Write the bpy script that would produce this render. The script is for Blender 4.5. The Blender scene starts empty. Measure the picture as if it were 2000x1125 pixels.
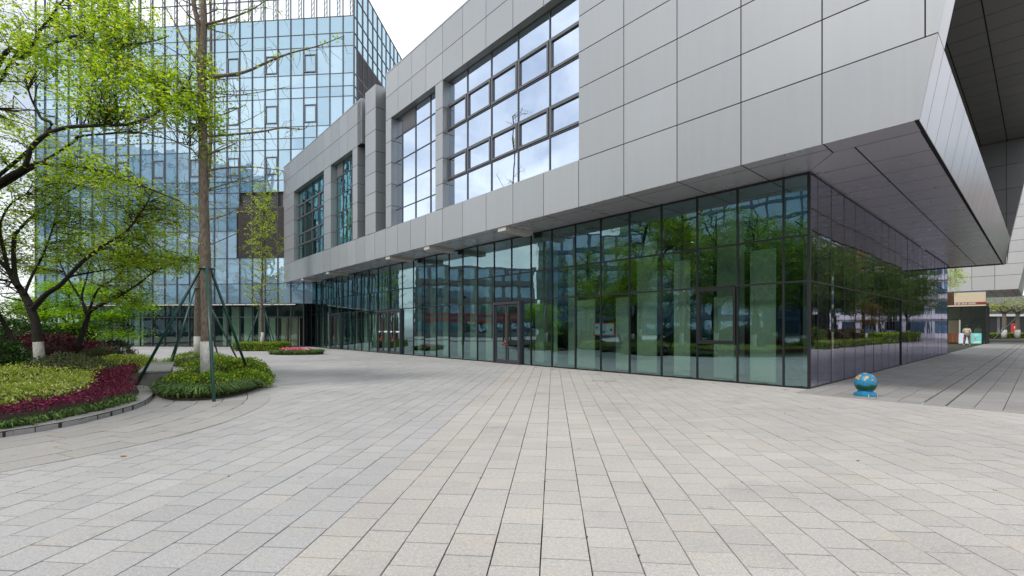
import bpy, bmesh, math, random
import numpy as np
from mathutils import Vector, Matrix

SC = bpy.context.scene
COL = SC.collection
rng = np.random.default_rng(7)
random.seed(7)
R = math.radians

# ------------------------------------------------------------------ camera, sky, sun, exposure
EYE = 1.4
FPX, CXP, HYP = 910.0, 1000.0, 643.0
cam = bpy.data.cameras.new('camera')
cam.sensor_width = 36.0
cam.lens = 36.0 * FPX / 2000.0
cam.shift_y = (HYP - 562.5) / 2000.0
cam.clip_end = 3000.0
cam.clip_start = 0.05
cam_o = bpy.data.objects.new('camera', cam)
cam_o.location = (0, 0, EYE)
cam_o.rotation_euler = (R(90), 0, 0)
COL.objects.link(cam_o)
SC.camera = cam_o

SUN_AZ, SUN_EL = R(-130), R(55)      # azimuth clockwise from +Y: over the left shoulder of the viewer
W = bpy.data.worlds.new('World')
SC.world = W
W.use_nodes = True
wt = W.node_tree
wt.nodes.clear()
def wn(t, **k):
    n = wt.nodes.new(t)
    for a, b in k.items(): setattr(n, a, b)
    return n
out = wn('ShaderNodeOutputWorld'); bg = wn('ShaderNodeBackground')
sky = wn('ShaderNodeTexSky', sky_type='NISHITA', sun_disc=False)
sky.sun_elevation = SUN_EL; sky.sun_rotation = SUN_AZ; sky.air_density = 1.0; sky.dust_density = 1.5
tc = wn('ShaderNodeTexCoord'); sep = wn('ShaderNodeSeparateXYZ')
wt.links.new(tc.outputs['Generated'], sep.inputs[0])
addz = wn('ShaderNodeMath', operation='ADD'); addz.inputs[1].default_value = 0.25
wt.links.new(sep.outputs[2], addz.inputs[0])
mx = wn('ShaderNodeMath', operation='MAXIMUM'); mx.inputs[1].default_value = 0.12
wt.links.new(addz.outputs[0], mx.inputs[0])
dv = wn('ShaderNodeVectorMath', operation='DIVIDE')
cmb = wn('ShaderNodeCombineXYZ')
for i in range(3): wt.links.new(mx.outputs[0], cmb.inputs[i])
wt.links.new(tc.outputs['Generated'], dv.inputs[0]); wt.links.new(cmb.outputs[0], dv.inputs[1])
nz = wn('ShaderNodeTexNoise'); nz.inputs['Scale'].default_value = 1.5; nz.inputs['Detail'].default_value = 8; nz.inputs['Roughness'].default_value = 0.55
nz.inputs['Distortion'].default_value = 0.4
wt.links.new(dv.outputs[0], nz.inputs['Vector'])
rmp = wn('ShaderNodeMapRange'); rmp.inputs['From Min'].default_value = 0.28; rmp.inputs['From Max'].default_value = 0.58
wt.links.new(nz.outputs['Fac'], rmp.inputs['Value'])
nz2 = wn('ShaderNodeTexNoise'); nz2.inputs['Scale'].default_value = 3.0; nz2.inputs['Detail'].default_value = 6
wt.links.new(dv.outputs[0], nz2.inputs['Vector'])
cr = wn('ShaderNodeMix', data_type='RGBA'); cr.inputs[6].default_value = (9.3, 9.6, 10.2, 1); cr.inputs[7].default_value = (11.5, 11.5, 11.5, 1)
wt.links.new(nz2.outputs['Fac'], cr.inputs[0])
mixs = wn('ShaderNodeMix', data_type='RGBA')
wt.links.new(rmp.outputs[0], mixs.inputs[0]); wt.links.new(sky.outputs[0], mixs.inputs[6]); wt.links.new(cr.outputs[2], mixs.inputs[7])
wt.links.new(mixs.outputs[2], bg.inputs[0]); bg.inputs[1].default_value = 0.1
wt.links.new(bg.outputs[0], out.inputs[0])

sun = bpy.data.lights.new('sun', 'SUN')
sun.energy = 1.9; sun.angle = R(12); sun.color = (1.0, 0.96, 0.9)
sun_o = bpy.data.objects.new('sun', sun); COL.objects.link(sun_o)
sd = Vector((math.sin(SUN_AZ) * math.cos(SUN_EL), math.cos(SUN_AZ) * math.cos(SUN_EL), math.sin(SUN_EL)))
sun_o.rotation_euler = sd.to_track_quat('Z', 'Y').to_euler()
sun_o.location = sd * 60

SC.view_settings.view_transform = 'Standard'
SC.view_settings.look = 'None'
SC.view_settings.exposure = 0.46
SC.view_settings.gamma = 1.0
SC.view_settings.use_curve_mapping = False
SC.cycles.max_bounces = 10
SC.cycles.diffuse_bounces = 3
SC.cycles.glossy_bounces = 4
SC.cycles.transmission_bounces = 4
SC.cycles.transparent_max_bounces = 24
SC.cycles.caustics_reflective = False
SC.cycles.caustics_refractive = False
SC.cycles.use_denoising = True

# ------------------------------------------------------------------ helpers
def at(x, y, Y):
    """photograph pixel at depth Y -> point"""
    return np.array([(x - CXP) / FPX * Y, Y, EYE + (HYP - y) / FPX * Y])

def frame_xy(p):
    p = np.asarray(p, float)
    Y = np.maximum(p[..., 1], 1e-3)
    return CXP + FPX * p[..., 0] / Y, HYP - FPX * (p[..., 2] - EYE) / Y

def obj(name, mesh, parent=None, loc=(0, 0, 0), rot=(0, 0, 0)):
    o = bpy.data.objects.new(name, mesh)
    COL.objects.link(o)
    o.location = loc; o.rotation_euler = rot
    if parent is not None: o.parent = parent
    return o

def tag(o, label=None, cat=None, group=None, kind=None):
    if label: o['label'] = label
    if cat: o['category'] = cat
    if group: o['group'] = group
    if kind: o['kind'] = kind
    return o

def thing(name, label, cat, loc=(0, 0, 0), rz=0.0, group=None):
    return tag(obj(name, None, None, loc, (0, 0, rz)), label, cat, group)

def dup(root, loc, rz=0.0, scale=1.0, label=None, group=None):
    r = root.copy(); COL.objects.link(r)
    r.location = loc; r.rotation_euler = (0, 0, rz); r.scale = (scale,) * 3
    if label: r['label'] = label
    if group: r['group'] = group
    for ch in list(root.children):
        c = ch.copy(); COL.objects.link(c); c.parent = r
        for g in ch.children:
            d = g.copy(); COL.objects.link(d); d.parent = c
    return r

def quads_mesh(name, V, mat, rnd=None, smooth=False, nv=4):
    """V: (n,nv,3) faces with nv own vertices each"""
    V = np.asarray(V, np.float32)
    n = V.shape[0]
    me = bpy.data.meshes.new(name)
    me.vertices.add(n * nv); me.vertices.foreach_set('co', V.reshape(-1))
    me.loops.add(n * nv); me.loops.foreach_set('vertex_index', np.arange(n * nv, dtype=np.int32))
    me.polygons.add(n)
    me.polygons.foreach_set('loop_start', np.arange(0, n * nv, nv, dtype=np.int32))
    me.polygons.foreach_set('loop_total', np.full(n, nv, np.int32))
    if smooth: me.polygons.foreach_set('use_smooth', np.ones(n, bool))
    if rnd is not None:
        a = me.attributes.new('rnd', 'FLOAT', 'FACE'); a.data.foreach_set('value', np.asarray(rnd, np.float32))
    me.materials.append(mat)
    me.update(calc_edges=True)
    return me

class MB:
    def __init__(s): s.v = []; s.f = []; s.m = []
    def box(s, x0, x1, y0, y1, z0, z1, mi=0):
        if x1 < x0: x0, x1 = x1, x0
        b = len(s.v)
        s.v += [(x0, y0, z0), (x1, y0, z0), (x1, y1, z0), (x0, y1, z0), (x0, y0, z1), (x1, y0, z1), (x1, y1, z1), (x0, y1, z1)]
        s.f += [(b, b+3, b+2, b+1), (b+4, b+5, b+6, b+7), (b, b+1, b+5, b+4), (b+1, b+2, b+6, b+5), (b+2, b+3, b+7, b+6), (b+3, b, b+4, b+7)]
        s.m += [mi] * 6
        return s
    def bar(s, p, q, w, h=None, mi=0):
        return s.tube([p, q], [w, h or w], 6, mi)
    def tube(s, pts, rad, k=6, mi=0, cap=True):
        pts = np.asarray(pts, float); n = len(pts)
        rad = np.asarray(rad, float) if np.ndim(rad) else np.full(n, rad)
        b = len(s.v)
        up = np.array([0.31, 0.17, 0.93])
        for i in range(n):
            d = pts[min(i + 1, n - 1)] - pts[max(i - 1, 0)]
            d = d / (np.linalg.norm(d) + 1e-9)
            a = np.cross(d, up); la = np.linalg.norm(a)
            if la < 0.2: a = np.cross(d, [1, 0, 0]); la = np.linalg.norm(a)
            a /= la; c = np.cross(d, a)
            for j in range(k):
                t = 2 * math.pi * j / k
                s.v.append(tuple(pts[i] + rad[i] * (math.cos(t) * a + math.sin(t) * c)))
        for i in range(n - 1):
            for j in range(k):
                s.f.append((b + i*k + j, b + i*k + (j+1) % k, b + (i+1)*k + (j+1) % k, b + (i+1)*k + j)); s.m.append(mi)
        if cap:
            s.f.append(tuple(b + j for j in range(k))[::-1]); s.f.append(tuple(b + (n-1)*k + j for j in range(k))); s.m += [mi, mi]
        return s
    def prism(s, poly, z0, z1, mi=0):
        n = len(poly); b = len(s.v)
        s.v += [(x, y, z0) for x, y in poly] + [(x, y, z1) for x, y in poly]
        s.f += [tuple(b + i for i in range(n))[::-1], tuple(b + n + i for i in range(n))]
        s.f += [(b + i, b + (i+1) % n, b + n + (i+1) % n, b + n + i) for i in range(n)]
        s.m += [mi] * (n + 2)
        return s
    def lathe(s, prof, k=32, mi=0, c=(0, 0)):
        b = len(s.v); n = len(prof)
        for r, z in prof:
            for j in range(k):
                t = 2 * math.pi * j / k
                s.v.append((c[0] + r * math.cos(t), c[1] + r * math.sin(t), z))
        for i in range(n - 1):
            for j in range(k):
                s.f.append((b + i*k + j, b + i*k + (j+1) % k, b + (i+1)*k + (j+1) % k, b + (i+1)*k + j)); s.m.append(mi)
        s.f += [tuple(b + j for j in range(k))[::-1], tuple(b + (n-1)*k + j for j in range(k))]; s.m += [mi, mi]
        return s
    def mesh(s, name, mats, smooth=False):
        me = bpy.data.meshes.new(name)
        me.from_pydata(s.v, [], s.f)
        for m in (mats if isinstance(mats, (list, tuple)) else [mats]): me.materials.append(m)
        if any(s.m): me.polygons.foreach_set('material_index', np.array(s.m, np.int32))
        if smooth: me.polygons.foreach_set('use_smooth', np.ones(len(s.f), bool))
        me.update()
        return me
    def build(s, name, mats, parent=None, loc=(0, 0, 0), rot=(0, 0, 0), smooth=False):
        return obj(name, s.mesh(name, mats, smooth), parent, loc, rot)

_bc = {}
def box_mesh(dx, dy, dz, mat, bev=0.0):
    key = (round(dx, 3), round(dy, 3), round(dz, 3), mat.name, bev)
    if key in _bc: return _bc[key]
    if bev <= 0:
        me = MB().box(-dx/2, dx/2, -dy/2, dy/2, -dz/2, dz/2).mesh('box', mat)
    else:
        bm = bmesh.new(); bmesh.ops.create_cube(bm, size=1.0)
        bmesh.ops.scale(bm, vec=(dx, dy, dz), verts=bm.verts)
        bmesh.ops.bevel(bm, geom=bm.edges[:], offset=bev, segments=1, affect='EDGES')
        me = bpy.data.meshes.new('box'); bm.to_mesh(me); bm.free(); me.materials.append(mat)
    _bc[key] = me
    return me

def bx(name, parent, x0, x1, y0, y1, z0, z1, mat, bev=0.0, rot=(0, 0, 0)):
    if x1 < x0: x0, x1 = x1, x0
    return obj(name, box_mesh(x1-x0, y1-y0, z1-z0, mat, bev), parent, ((x0+x1)/2, (y0+y1)/2, (z0+z1)/2), rot)

# ------------------------------------------------------------------ materials
def newmat(name):
    m = bpy.data.materials.new(name); m.use_nodes = True
    nt = m.node_tree; nt.nodes.clear()
    return m, nt
def N(nt, t, ins=None, **k):
    n = nt.nodes.new(t)
    for a, b in k.items(): setattr(n, a, b)
    for a, b in (ins or {}).items():
        if isinstance(b, tuple) and len(b) == 2 and hasattr(b[0], 'outputs'): nt.links.new(b[0].outputs[b[1]], n.inputs[a])
        elif hasattr(b, 'outputs'): nt.links.new(b.outputs[0], n.inputs[a])
        else: n.inputs[a].default_value = b
    return n
def c4(c): return (c[0], c[1], c[2], 1.0)
def mixc(nt, fac, a, b):
    n = nt.nodes.new('ShaderNodeMix'); n.data_type = 'RGBA'
    for i, v in ((0, fac), (6, a), (7, b)):
        if hasattr(v, 'outputs'): nt.links.new(v.outputs[2] if v.bl_idname == 'ShaderNodeMix' else v.outputs[0], n.inputs[i])
        elif isinstance(v, tuple) and len(v) == 2: nt.links.new(v[0].outputs[v[1]], n.inputs[i])
        else: n.inputs[i].default_value = c4(v) if isinstance(v, (tuple, list)) else v
    return n
def colout(n): return n.outputs[2] if n.bl_idname == 'ShaderNodeMix' else n.outputs[0]
def ramp(nt, src, lo, hi, a=0.0, b=1.0):
    return N(nt, 'ShaderNodeMapRange', {'Value': src, 'From Min': lo, 'From Max': hi, 'To Min': a, 'To Max': b})

def mat_simple(name, col, rough=0.6, metal=0.0, var=0.12, scale=6.0, bump=0.0, spec=0.5, objvar=0.0, emit=None):
    m, nt = newmat(name)
    t = N(nt, 'ShaderNodeTexCoord')
    nz = N(nt, 'ShaderNodeTexNoise', {'Vector': (t, 'Object'), 'Scale': scale, 'Detail': 5.0})
    dk = tuple(c * (1 - var) for c in col); lt = tuple(min(1, c * (1 + var)) for c in col)
    mc = mixc(nt, (nz, 'Fac'), dk, lt)
    if objvar:
        oi = N(nt, 'ShaderNodeObjectInfo')
        f = ramp(nt, (oi, 'Random'), 0, 1, 1 - objvar, 1 + objvar)
        h = N(nt, 'ShaderNodeHueSaturation', {'Value': f}); nt.links.new(colout(mc), h.inputs['Color']); src = h.outputs[0]
    else: src = colout(mc)
    p = N(nt, 'ShaderNodeBsdfPrincipled', {'Roughness': rough, 'Metallic': metal, 'Specular IOR Level': spec})
    nt.links.new(src, p.inputs['Base Color'])
    if emit: p.inputs['Emission Color'].default_value = c4(emit[0]); p.inputs['Emission Strength'].default_value = emit[1]
    if bump:
        b = N(nt, 'ShaderNodeBump', {'Strength': bump, 'Distance': 0.02}); nt.links.new(nz.outputs['Fac'], b.inputs['Height']); nt.links.new(b.outputs[0], p.inputs['Normal'])
    o = N(nt, 'ShaderNodeOutputMaterial'); nt.links.new(p.outputs[0], o.inputs[0])
    return m

def mat_cladding(name, col, rough, metal, streak=0.06, objvar=0.05):
    m, nt = newmat(name)
    g = N(nt, 'ShaderNodeNewGeometry')
    mp = N(nt, 'ShaderNodeMapping', {'Vector': (g, 'Position'), 'Scale': (7.0, 7.0, 0.35)})
    nz = N(nt, 'ShaderNodeTexNoise', {'Vector': mp, 'Scale': 1.0, 'Detail': 6.0, 'Roughness': 0.6})
    n2 = N(nt, 'ShaderNodeTexNoise', {'Vector': (g, 'Position'), 'Scale': 0.8, 'Detail': 4.0})
    oi = N(nt, 'ShaderNodeObjectInfo')
    a = mixc(nt, (nz, 'Fac'), tuple(c * (1 - streak) for c in col), tuple(c * (1 + streak) for c in col))
    b = mixc(nt, (n2, 'Fac'), a, tuple(c * f for c, f in zip(col, (1.03, 1.0, 0.95))))
    b.inputs[0].default_value = 0.4
    f = ramp(nt, (oi, 'Random'), 0, 1, 1 - objvar, 1 + objvar)
    h = N(nt, 'ShaderNodeHueSaturation', {'Value': f}); nt.links.new(colout(b), h.inputs['Color'])
    rr = ramp(nt, (n2, 'Fac'), 0.3, 0.7, rough - 0.02, rough + 0.03)
    p = N(nt, 'ShaderNodeBsdfPrincipled', {'Metallic': metal, 'Roughness': rr, 'Base Color': h})
    N(nt, 'ShaderNodeOutputMaterial', {0: p})
    return m

def mat_glass(name, tint, refl_tint, base, ior, wob=0.02, wscale=1.2, back=None, rough=0.0):
    """coated pane: mirror layer over a tinted see-through (or blinded, when back is given) body"""
    m, nt = newmat(name)
    g = N(nt, 'ShaderNodeNewGeometry'); oi = N(nt, 'ShaderNodeObjectInfo')
    sh = N(nt, 'ShaderNodeVectorMath', {0: (g, 'Position'), 1: (oi, 'Location')}, operation='ADD')
    nz = N(nt, 'ShaderNodeTexNoise', {'Vector': sh, 'Scale': wscale, 'Detail': 2.0, 'Roughness': 0.4})
    bp = N(nt, 'ShaderNodeBump', {'Strength': 1.0, 'Distance': wob, 'Height': (nz, 'Fac')})
    gl = N(nt, 'ShaderNodeBsdfGlossy', {'Color': c4(refl_tint), 'Roughness': rough, 'Normal': bp})
    if back:
        at_ = N(nt, 'ShaderNodeAttribute', attribute_name='rnd')
        mc = mixc(nt, (at_, 'Fac'), back[0], back[1])
        body = N(nt, 'ShaderNodeBsdfDiffuse'); nt.links.new(colout(mc), body.inputs[0])
    else:
        body = N(nt, 'ShaderNodeBsdfTransparent', {'Color': c4(tint)})
    fr = N(nt, 'ShaderNodeFresnel', {'IOR': ior})
    fac = ramp(nt, fr, 0.0, 1.0, base, 1.0)
    mix = N(nt, 'ShaderNodeMixShader', {0: fac, 1: body, 2: gl})
    if not back:
        tr = N(nt, 'ShaderNodeBsdfTransparent', {'Color': (1, 1, 1, 1)})
        mix = N(nt, 'ShaderNodeMixShader', {0: (g, 'Backfacing'), 1: mix, 2: tr})
    N(nt, 'ShaderNodeOutputMaterial', {0: mix})
    return m

def mat_leaf(name, dark, light, tip=None, transl=0.35, tipamt=0.12):
    m, nt = newmat(name)
    a = N(nt, 'ShaderNodeAttribute', attribute_name='rnd')
    g = N(nt, 'ShaderNodeNewGeometry')
    nz = N(nt, 'ShaderNodeTexNoise', {'Vector': (g, 'Position'), 'Scale': 1.6, 'Detail': 3.0})
    s = N(nt, 'ShaderNodeMath', {0: (a, 'Fac'), 1: (nz, 'Fac')}, operation='ADD')
    f = ramp(nt, s, 0.35, 1.25)
    c = mixc(nt, f, dark, light)
    if tip:
        tf = N(nt, 'ShaderNodeMath', {0: (a, 'Fac'), 1: 1.0 - tipamt}, operation='GREATER_THAN')
        c = mixc(nt, tf, c, tip)
    d = N(nt, 'ShaderNodeBsdfPrincipled', {'Roughness': 0.55, 'Specular IOR Level': 0.3}); nt.links.new(colout(c), d.inputs['Base Color'])
    h = N(nt, 'ShaderNodeHueSaturation', {'Hue': 0.49, 'Saturation': 1.05, 'Value': 1.6}); nt.links.new(colout(c), h.inputs['Color'])
    t = N(nt, 'ShaderNodeBsdfTranslucent', {'Color': h})
    mx_ = N(nt, 'ShaderNodeMixShader', {0: transl, 1: d, 2: t})
    N(nt, 'ShaderNodeOutputMaterial', {0: mx_})
    return m

def mat_paving(name, c_a, c_b, warm, speck=0.10):
    m, nt = newmat(name)
    g = N(nt, 'ShaderNodeNewGeometry')
    a = N(nt, 'ShaderNodeAttribute', attribute_name='rnd')
    big = N(nt, 'ShaderNodeTexNoise', {'Vector': (g, 'Position'), 'Scale': 0.22, 'Detail': 4.0, 'Roughness': 0.6})
    mid = N(nt, 'ShaderNodeTexNoise', {'Vector': (g, 'Position'), 'Scale': 2.2, 'Detail': 6.0, 'Roughness': 0.65})
    fine = N(nt, 'ShaderNodeTexNoise', {'Vector': (g, 'Position'), 'Scale': 95.0, 'Detail': 3.0, 'Roughness': 0.8})
    mott = N(nt, 'ShaderNodeTexNoise', {'Vector': (g, 'Position'), 'Scale': 38.0, 'Detail': 4.0, 'Roughness': 0.7})
    c = mixc(nt, (a, 'Fac'), c_a, c_b)
    wf = ramp(nt, (mid, 'Fac'), 0.5, 0.72, 0.0, 0.55)
    c = mixc(nt, wf, c, warm)
    # a few stones are pinkish
    pk = N(nt, 'ShaderNodeMath', {0: (a, 'Fac'), 1: 0.955}, operation='GREATER_THAN')
    pk2 = N(nt, 'ShaderNodeMath', {0: pk, 1: 0.55}, operation='MULTIPLY')
    c = mixc(nt, pk2, c, (c_a[0] * 1.02, c_a[1] * 0.86, c_a[2] * 0.74))
    v1 = ramp(nt, (big, 'Fac'), 0.3, 0.7, 0.88, 1.08)
    v2 = ramp(nt, (fine, 'Fac'), 0.25, 0.75, 1 - speck * 2.2, 1 + speck * 1.6)
    v3 = ramp(nt, (mott, 'Fac'), 0.3, 0.7, 1 - speck, 1 + speck)
    stn = N(nt, 'ShaderNodeTexNoise', {'Vector': (g, 'Position'), 'Scale': 0.9, 'Detail': 8.0, 'Roughness': 0.7, 'Distortion': 0.8})
    v4 = ramp(nt, (stn, 'Fac'), 0.30, 0.44, 0.86, 1.0)
    spt = N(nt, 'ShaderNodeTexVoronoi', {'Vector': (g, 'Position'), 'Scale': 1.7})
    v5 = ramp(nt, (spt, 'Distance'), 0.03, 0.06, 0.80, 1.0)
    v4 = N(nt, 'ShaderNodeMath', {0: v4, 1: v5}, operation='MULTIPLY')
    v1 = N(nt, 'ShaderNodeMath', {0: v1, 1: v4}, operation='MULTIPLY')
    vv = N(nt, 'ShaderNodeMath', {0: v1, 1: v2}, operation='MULTIPLY')
    vv = N(nt, 'ShaderNodeMath', {0: vv, 1: v3}, operation='MULTIPLY')
    h = N(nt, 'ShaderNodeHueSaturation', {'Value': vv}); nt.links.new(colout(c), h.inputs['Color'])
    bp = N(nt, 'ShaderNodeBump', {'Strength': 0.25, 'Distance': 0.004, 'Height': (fine, 'Fac')})
    rr = ramp(nt, (mott, 'Fac'), 0.3, 0.7, 0.55, 0.8)
    p = N(nt, 'ShaderNodeBsdfPrincipled', {'Base Color': h, 'Roughness': rr, 'Normal': bp, 'Specular IOR Level': 0.4})
    N(nt, 'ShaderNodeOutputMaterial', {0: p})
    return m

def mat_far_paving(name, col):
    m, nt = newmat(name)
    g = N(nt, 'ShaderNodeNewGeometry')
    mp = N(nt, 'ShaderNodeMapping', {'Vector': (g, 'Position'), 'Rotation': (0, 0, R(5.02))})
    bk = N(nt, 'ShaderNodeTexBrick', {'Vector': mp, 'Scale': 1.0, 'Color1': c4(col), 'Color2': c4([c * 0.9 for c in col]), 'Mortar': (0.12, 0.11, 0.09, 1),
                                     'Mortar Size': 0.006, 'Brick Width': 0.3, 'Row Height': 0.3})
    nz = N(nt, 'ShaderNodeTexNoise', {'Vector': (g, 'Position'), 'Scale': 0.3, 'Detail': 6.0})
    f = ramp(nt, (nz, 'Fac'), 0.3, 0.7, 0.88, 1.1)
    h = N(nt, 'ShaderNodeHueSaturation', {'Value': f, 'Color': bk})
    p = N(nt, 'ShaderNodeBsdfPrincipled', {'Base Color': h, 'Roughness': 0.7})
    N(nt, 'ShaderNodeOutputMaterial', {0: p})
    return m

def mat_bark(name, dark, light):
    m, nt = newmat(name)
    g = N(nt, 'ShaderNodeNewGeometry')
    mp = N(nt, 'ShaderNodeMapping', {'Vector': (g, 'Position'), 'Scale': (34.0, 34.0, 9.0)})
    nz = N(nt, 'ShaderNodeTexNoise', {'Vector': mp, 'Scale': 1.0, 'Detail': 6.0, 'Roughness': 0.7})
    f = ramp(nt, (nz, 'Fac'), 0.3, 0.7)
    c = mixc(nt, f, dark, light)
    bp = N(nt, 'ShaderNodeBump', {'Strength': 1.0, 'Distance': 0.035, 'Height': (nz, 'Fac')})
    p = N(nt, 'ShaderNodeBsdfPrincipled', {'Roughness': 0.9, 'Normal': bp}); nt.links.new(colout(c), p.inputs['Base Color'])
    N(nt, 'ShaderNodeOutputMaterial', {0: p})
    return m

M = {}
M['clad'] = mat_cladding('cladding_metal', (0.352, 0.374, 0.397), 0.36, 0.38, 0.10, 0.06)
M['clad_side'] = mat_cladding('side_metal', (0.47, 0.465, 0.49), 0.30, 0.5, 0.012, 0.04)
M['soffit'] = mat_cladding('soffit_metal', (0.62, 0.61, 0.68), 0.28, 0.55, 0.0, 0.03)
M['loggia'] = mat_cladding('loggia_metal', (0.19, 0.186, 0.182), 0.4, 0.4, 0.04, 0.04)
M['gap'] = mat_simple('joint_shadow', (0.012, 0.012, 0.013), 0.9)
M['frame'] = mat_simple('dark_frame_metal', (0.010, 0.0105, 0.012), 0.45, 0.1, 0.2)
M['frame_grey'] = mat_simple('grey_frame_metal', (0.13, 0.135, 0.145), 0.4, 0.4, 0.1)
M['door_frame'] = mat_simple('door_metal', (0.075, 0.078, 0.09), 0.35, 0.5, 0.1)
M['louvre'] = mat_simple('louvre_metal', (0.06, 0.062, 0.066), 0.5, 0.3)
M['louvre_light'] = mat_simple('louvre_grey_metal', (0.23, 0.235, 0.25), 0.5, 0.3)
M['brown_louvre'] = mat_simple('brown_louvre_metal', (0.075, 0.066, 0.062), 0.5, 0.3, 0.2)
M['glass_low'] = mat_glass('green_glass', (0.52, 0.67, 0.59), (0.50, 0.73, 0.77), 0.36, 1.5, 0.0022, 1.1)
M['glass_side'] = mat_glass('violet_glass', (0.44, 0.48, 0.50), (0.70, 0.68, 0.86), 0.56, 1.5, 0.003, 1.1)
M['glass_up'] = mat_glass('mirror_glass', (0.3, 0.4, 0.45), (0.70, 0.81, 0.95), 0.80, 1.6, 0.005, 0.9)
M['glass_teal'] = mat_glass('teal_glass', (0.35, 0.55, 0.55), (0.48, 0.80, 0.80), 0.55, 1.6, 0.004, 1.0)
M['glass_tower'] = mat_glass('tower_glass', None, (0.60, 0.79, 0.92), 0.45, 1.45, 0.012, 0.9, back=((0.10, 0.22, 0.30), (0.42, 0.57, 0.66)))
M['glass_clear'] = mat_glass('clear_glass', (0.90, 0.94, 0.95), (0.9, 0.95, 1.0), 0.06, 1.4, 0.003)
M['glass_tower_low'] = mat_glass('lobby_glass', (0.62, 0.78, 0.68), (0.6, 0.78, 0.72), 0.12, 1.5, 0.004)
M['glass_far'] = mat_glass('far_glass', None, (0.55, 0.72, 0.85), 0.4, 1.5, 0.01, 0.8, back=((0.03, 0.06, 0.09), (0.12, 0.2, 0.26)))
M['blind'] = mat_simple('pale_blind', (0.50, 0.55, 0.48), 0.8, 0, 0.05, 2.0)
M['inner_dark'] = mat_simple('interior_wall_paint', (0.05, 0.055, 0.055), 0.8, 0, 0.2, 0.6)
M['inner_floor'] = mat_simple('interior_floor_tile', (0.16, 0.17, 0.17), 0.3, 0, 0.2, 0.8)
M['column'] = mat_simple('interior_column_paint', (0.66, 0.72, 0.66), 0.7, 0, 0.06, 1.0)
M['paver'] = mat_paving('granite_paver', (0.385, 0.371, 0.352), (0.455, 0.438, 0.415), (0.48, 0.42, 0.35), 0.16)
M['paver_dark'] = mat_paving('worn_paver', (0.30, 0.294, 0.284), (0.375, 0.367, 0.354), (0.41, 0.36, 0.30), 0.12)
M['paver_grey_shaded'] = mat_paving('shaded_grey_paver', (0.235, 0.231, 0.224), (0.295, 0.29, 0.28), (0.28, 0.25, 0.22), 0.09)  # passage stone made darker than the plaza: its shade is put into the colour
M['granite'] = mat_paving('kerb_granite', (0.25, 0.25, 0.245), (0.32, 0.315, 0.31), (0.32, 0.30, 0.26), 0.12)
M['joint'] = mat_simple('mossy_joint', (0.030, 0.034, 0.016), 0.95, 0, 0.5, 14.0)
M['ground'] = mat_far_paving('far_paving', (0.36, 0.352, 0.34))
M['soil'] = mat_simple('soil', (0.035, 0.026, 0.018), 0.95, 0, 0.4, 9.0, 0.6)
M['bark'] = mat_bark('grey_brown_bark', (0.05, 0.038, 0.028), (0.27, 0.22, 0.17))
M['bark_dark'] = mat_bark('dark_bark', (0.010, 0.008, 0.006), (0.05, 0.041, 0.033))
M['limewash'] = mat_bark('limewash', (0.30, 0.29, 0.27), (0.66, 0.65, 0.62))
M['pole'] = mat_simple('green_painted_pole', (0.008, 0.055, 0.045), 0.4, 0.0, 0.3, 8.0)
M['lamp'] = mat_simple('grey_painted_steel', (0.12, 0.135, 0.14), 0.45, 0.2, 0.12)
M['leaf_spring'] = mat_leaf('spring_leaf', (0.11, 0.24, 0.018), (0.36, 0.52, 0.04), (0.52, 0.58, 0.09), 0.52, 0.14)
M['leaf_mid'] = mat_leaf('fresh_leaf', (0.085, 0.22, 0.012), (0.29, 0.48, 0.02), (0.46, 0.54, 0.04), 0.50, 0.12)
M['leaf_maple'] = mat_leaf('maple_leaf', (0.09, 0.24, 0.012), (0.28, 0.50, 0.02), None, 0.45)
M['leaf_dark'] = mat_leaf('evergreen_leaf', (0.010, 0.035, 0.007), (0.04, 0.11, 0.015), None, 0.15)
M['leaf_grey'] = mat_leaf('greyish_leaf', (0.03, 0.05, 0.02), (0.10, 0.13, 0.05), (0.14, 0.05, 0.04), 0.2, 0.06)
M['leaf_hedge'] = mat_leaf('hedge_leaf', (0.04, 0.11, 0.01), (0.20, 0.34, 0.03), (0.42, 0.48, 0.05), 0.3, 0.2)
M['leaf_gold'] = mat_leaf('golden_leaf', (0.16, 0.27, 0.02), (0.50, 0.60, 0.07), (0.74, 0.76, 0.32), 0.3, 0.25)
M['leaf_magenta'] = mat_leaf('magenta_leaf', (0.045, 0.008, 0.018), (0.17, 0.018, 0.050), (0.42, 0.05, 0.15), 0.2, 0.14)
M['leaf_maroon'] = mat_leaf('maroon_leaf', (0.022, 0.005, 0.009), (0.11, 0.012, 0.024), (0.22, 0.02, 0.05), 0.2, 0.06)
M['blade'] = mat_leaf('grass_blade', (0.012, 0.045, 0.010), (0.11, 0.20, 0.045), (0.26, 0.32, 0.10), 0.2, 0.1)
M['petal'] = mat_leaf('pink_petal', (0.55, 0.03, 0.09), (0.75, 0.15, 0.25), (0.85, 0.7, 0.72), 0.25, 0.18)
M['leaf_ginkgo'] = mat_leaf('pale_spring_leaf', (0.20, 0.34, 0.02), (0.44, 0.58, 0.05), None, 0.45)
M['leaf_red'] = mat_leaf('russet_leaf', (0.10, 0.04, 0.02), (0.3, 0.12, 0.04), (0.2, 0.25, 0.03), 0.3, 0.3)
M['white_wall'] = mat_simple('pale_render', (0.55, 0.56, 0.57), 0.8, 0, 0.08, 0.4)
M['grey_wall'] = mat_simple('grey_render', (0.22, 0.225, 0.23), 0.8, 0, 0.1, 0.4)
M['blue_wall'] = mat_simple('blue_grey_panel', (0.10, 0.15, 0.20), 0.5, 0.2, 0.1, 0.4)
M['red_panel'] = mat_simple('red_panel', (0.50, 0.025, 0.025), 0.5, 0, 0.1)
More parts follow.
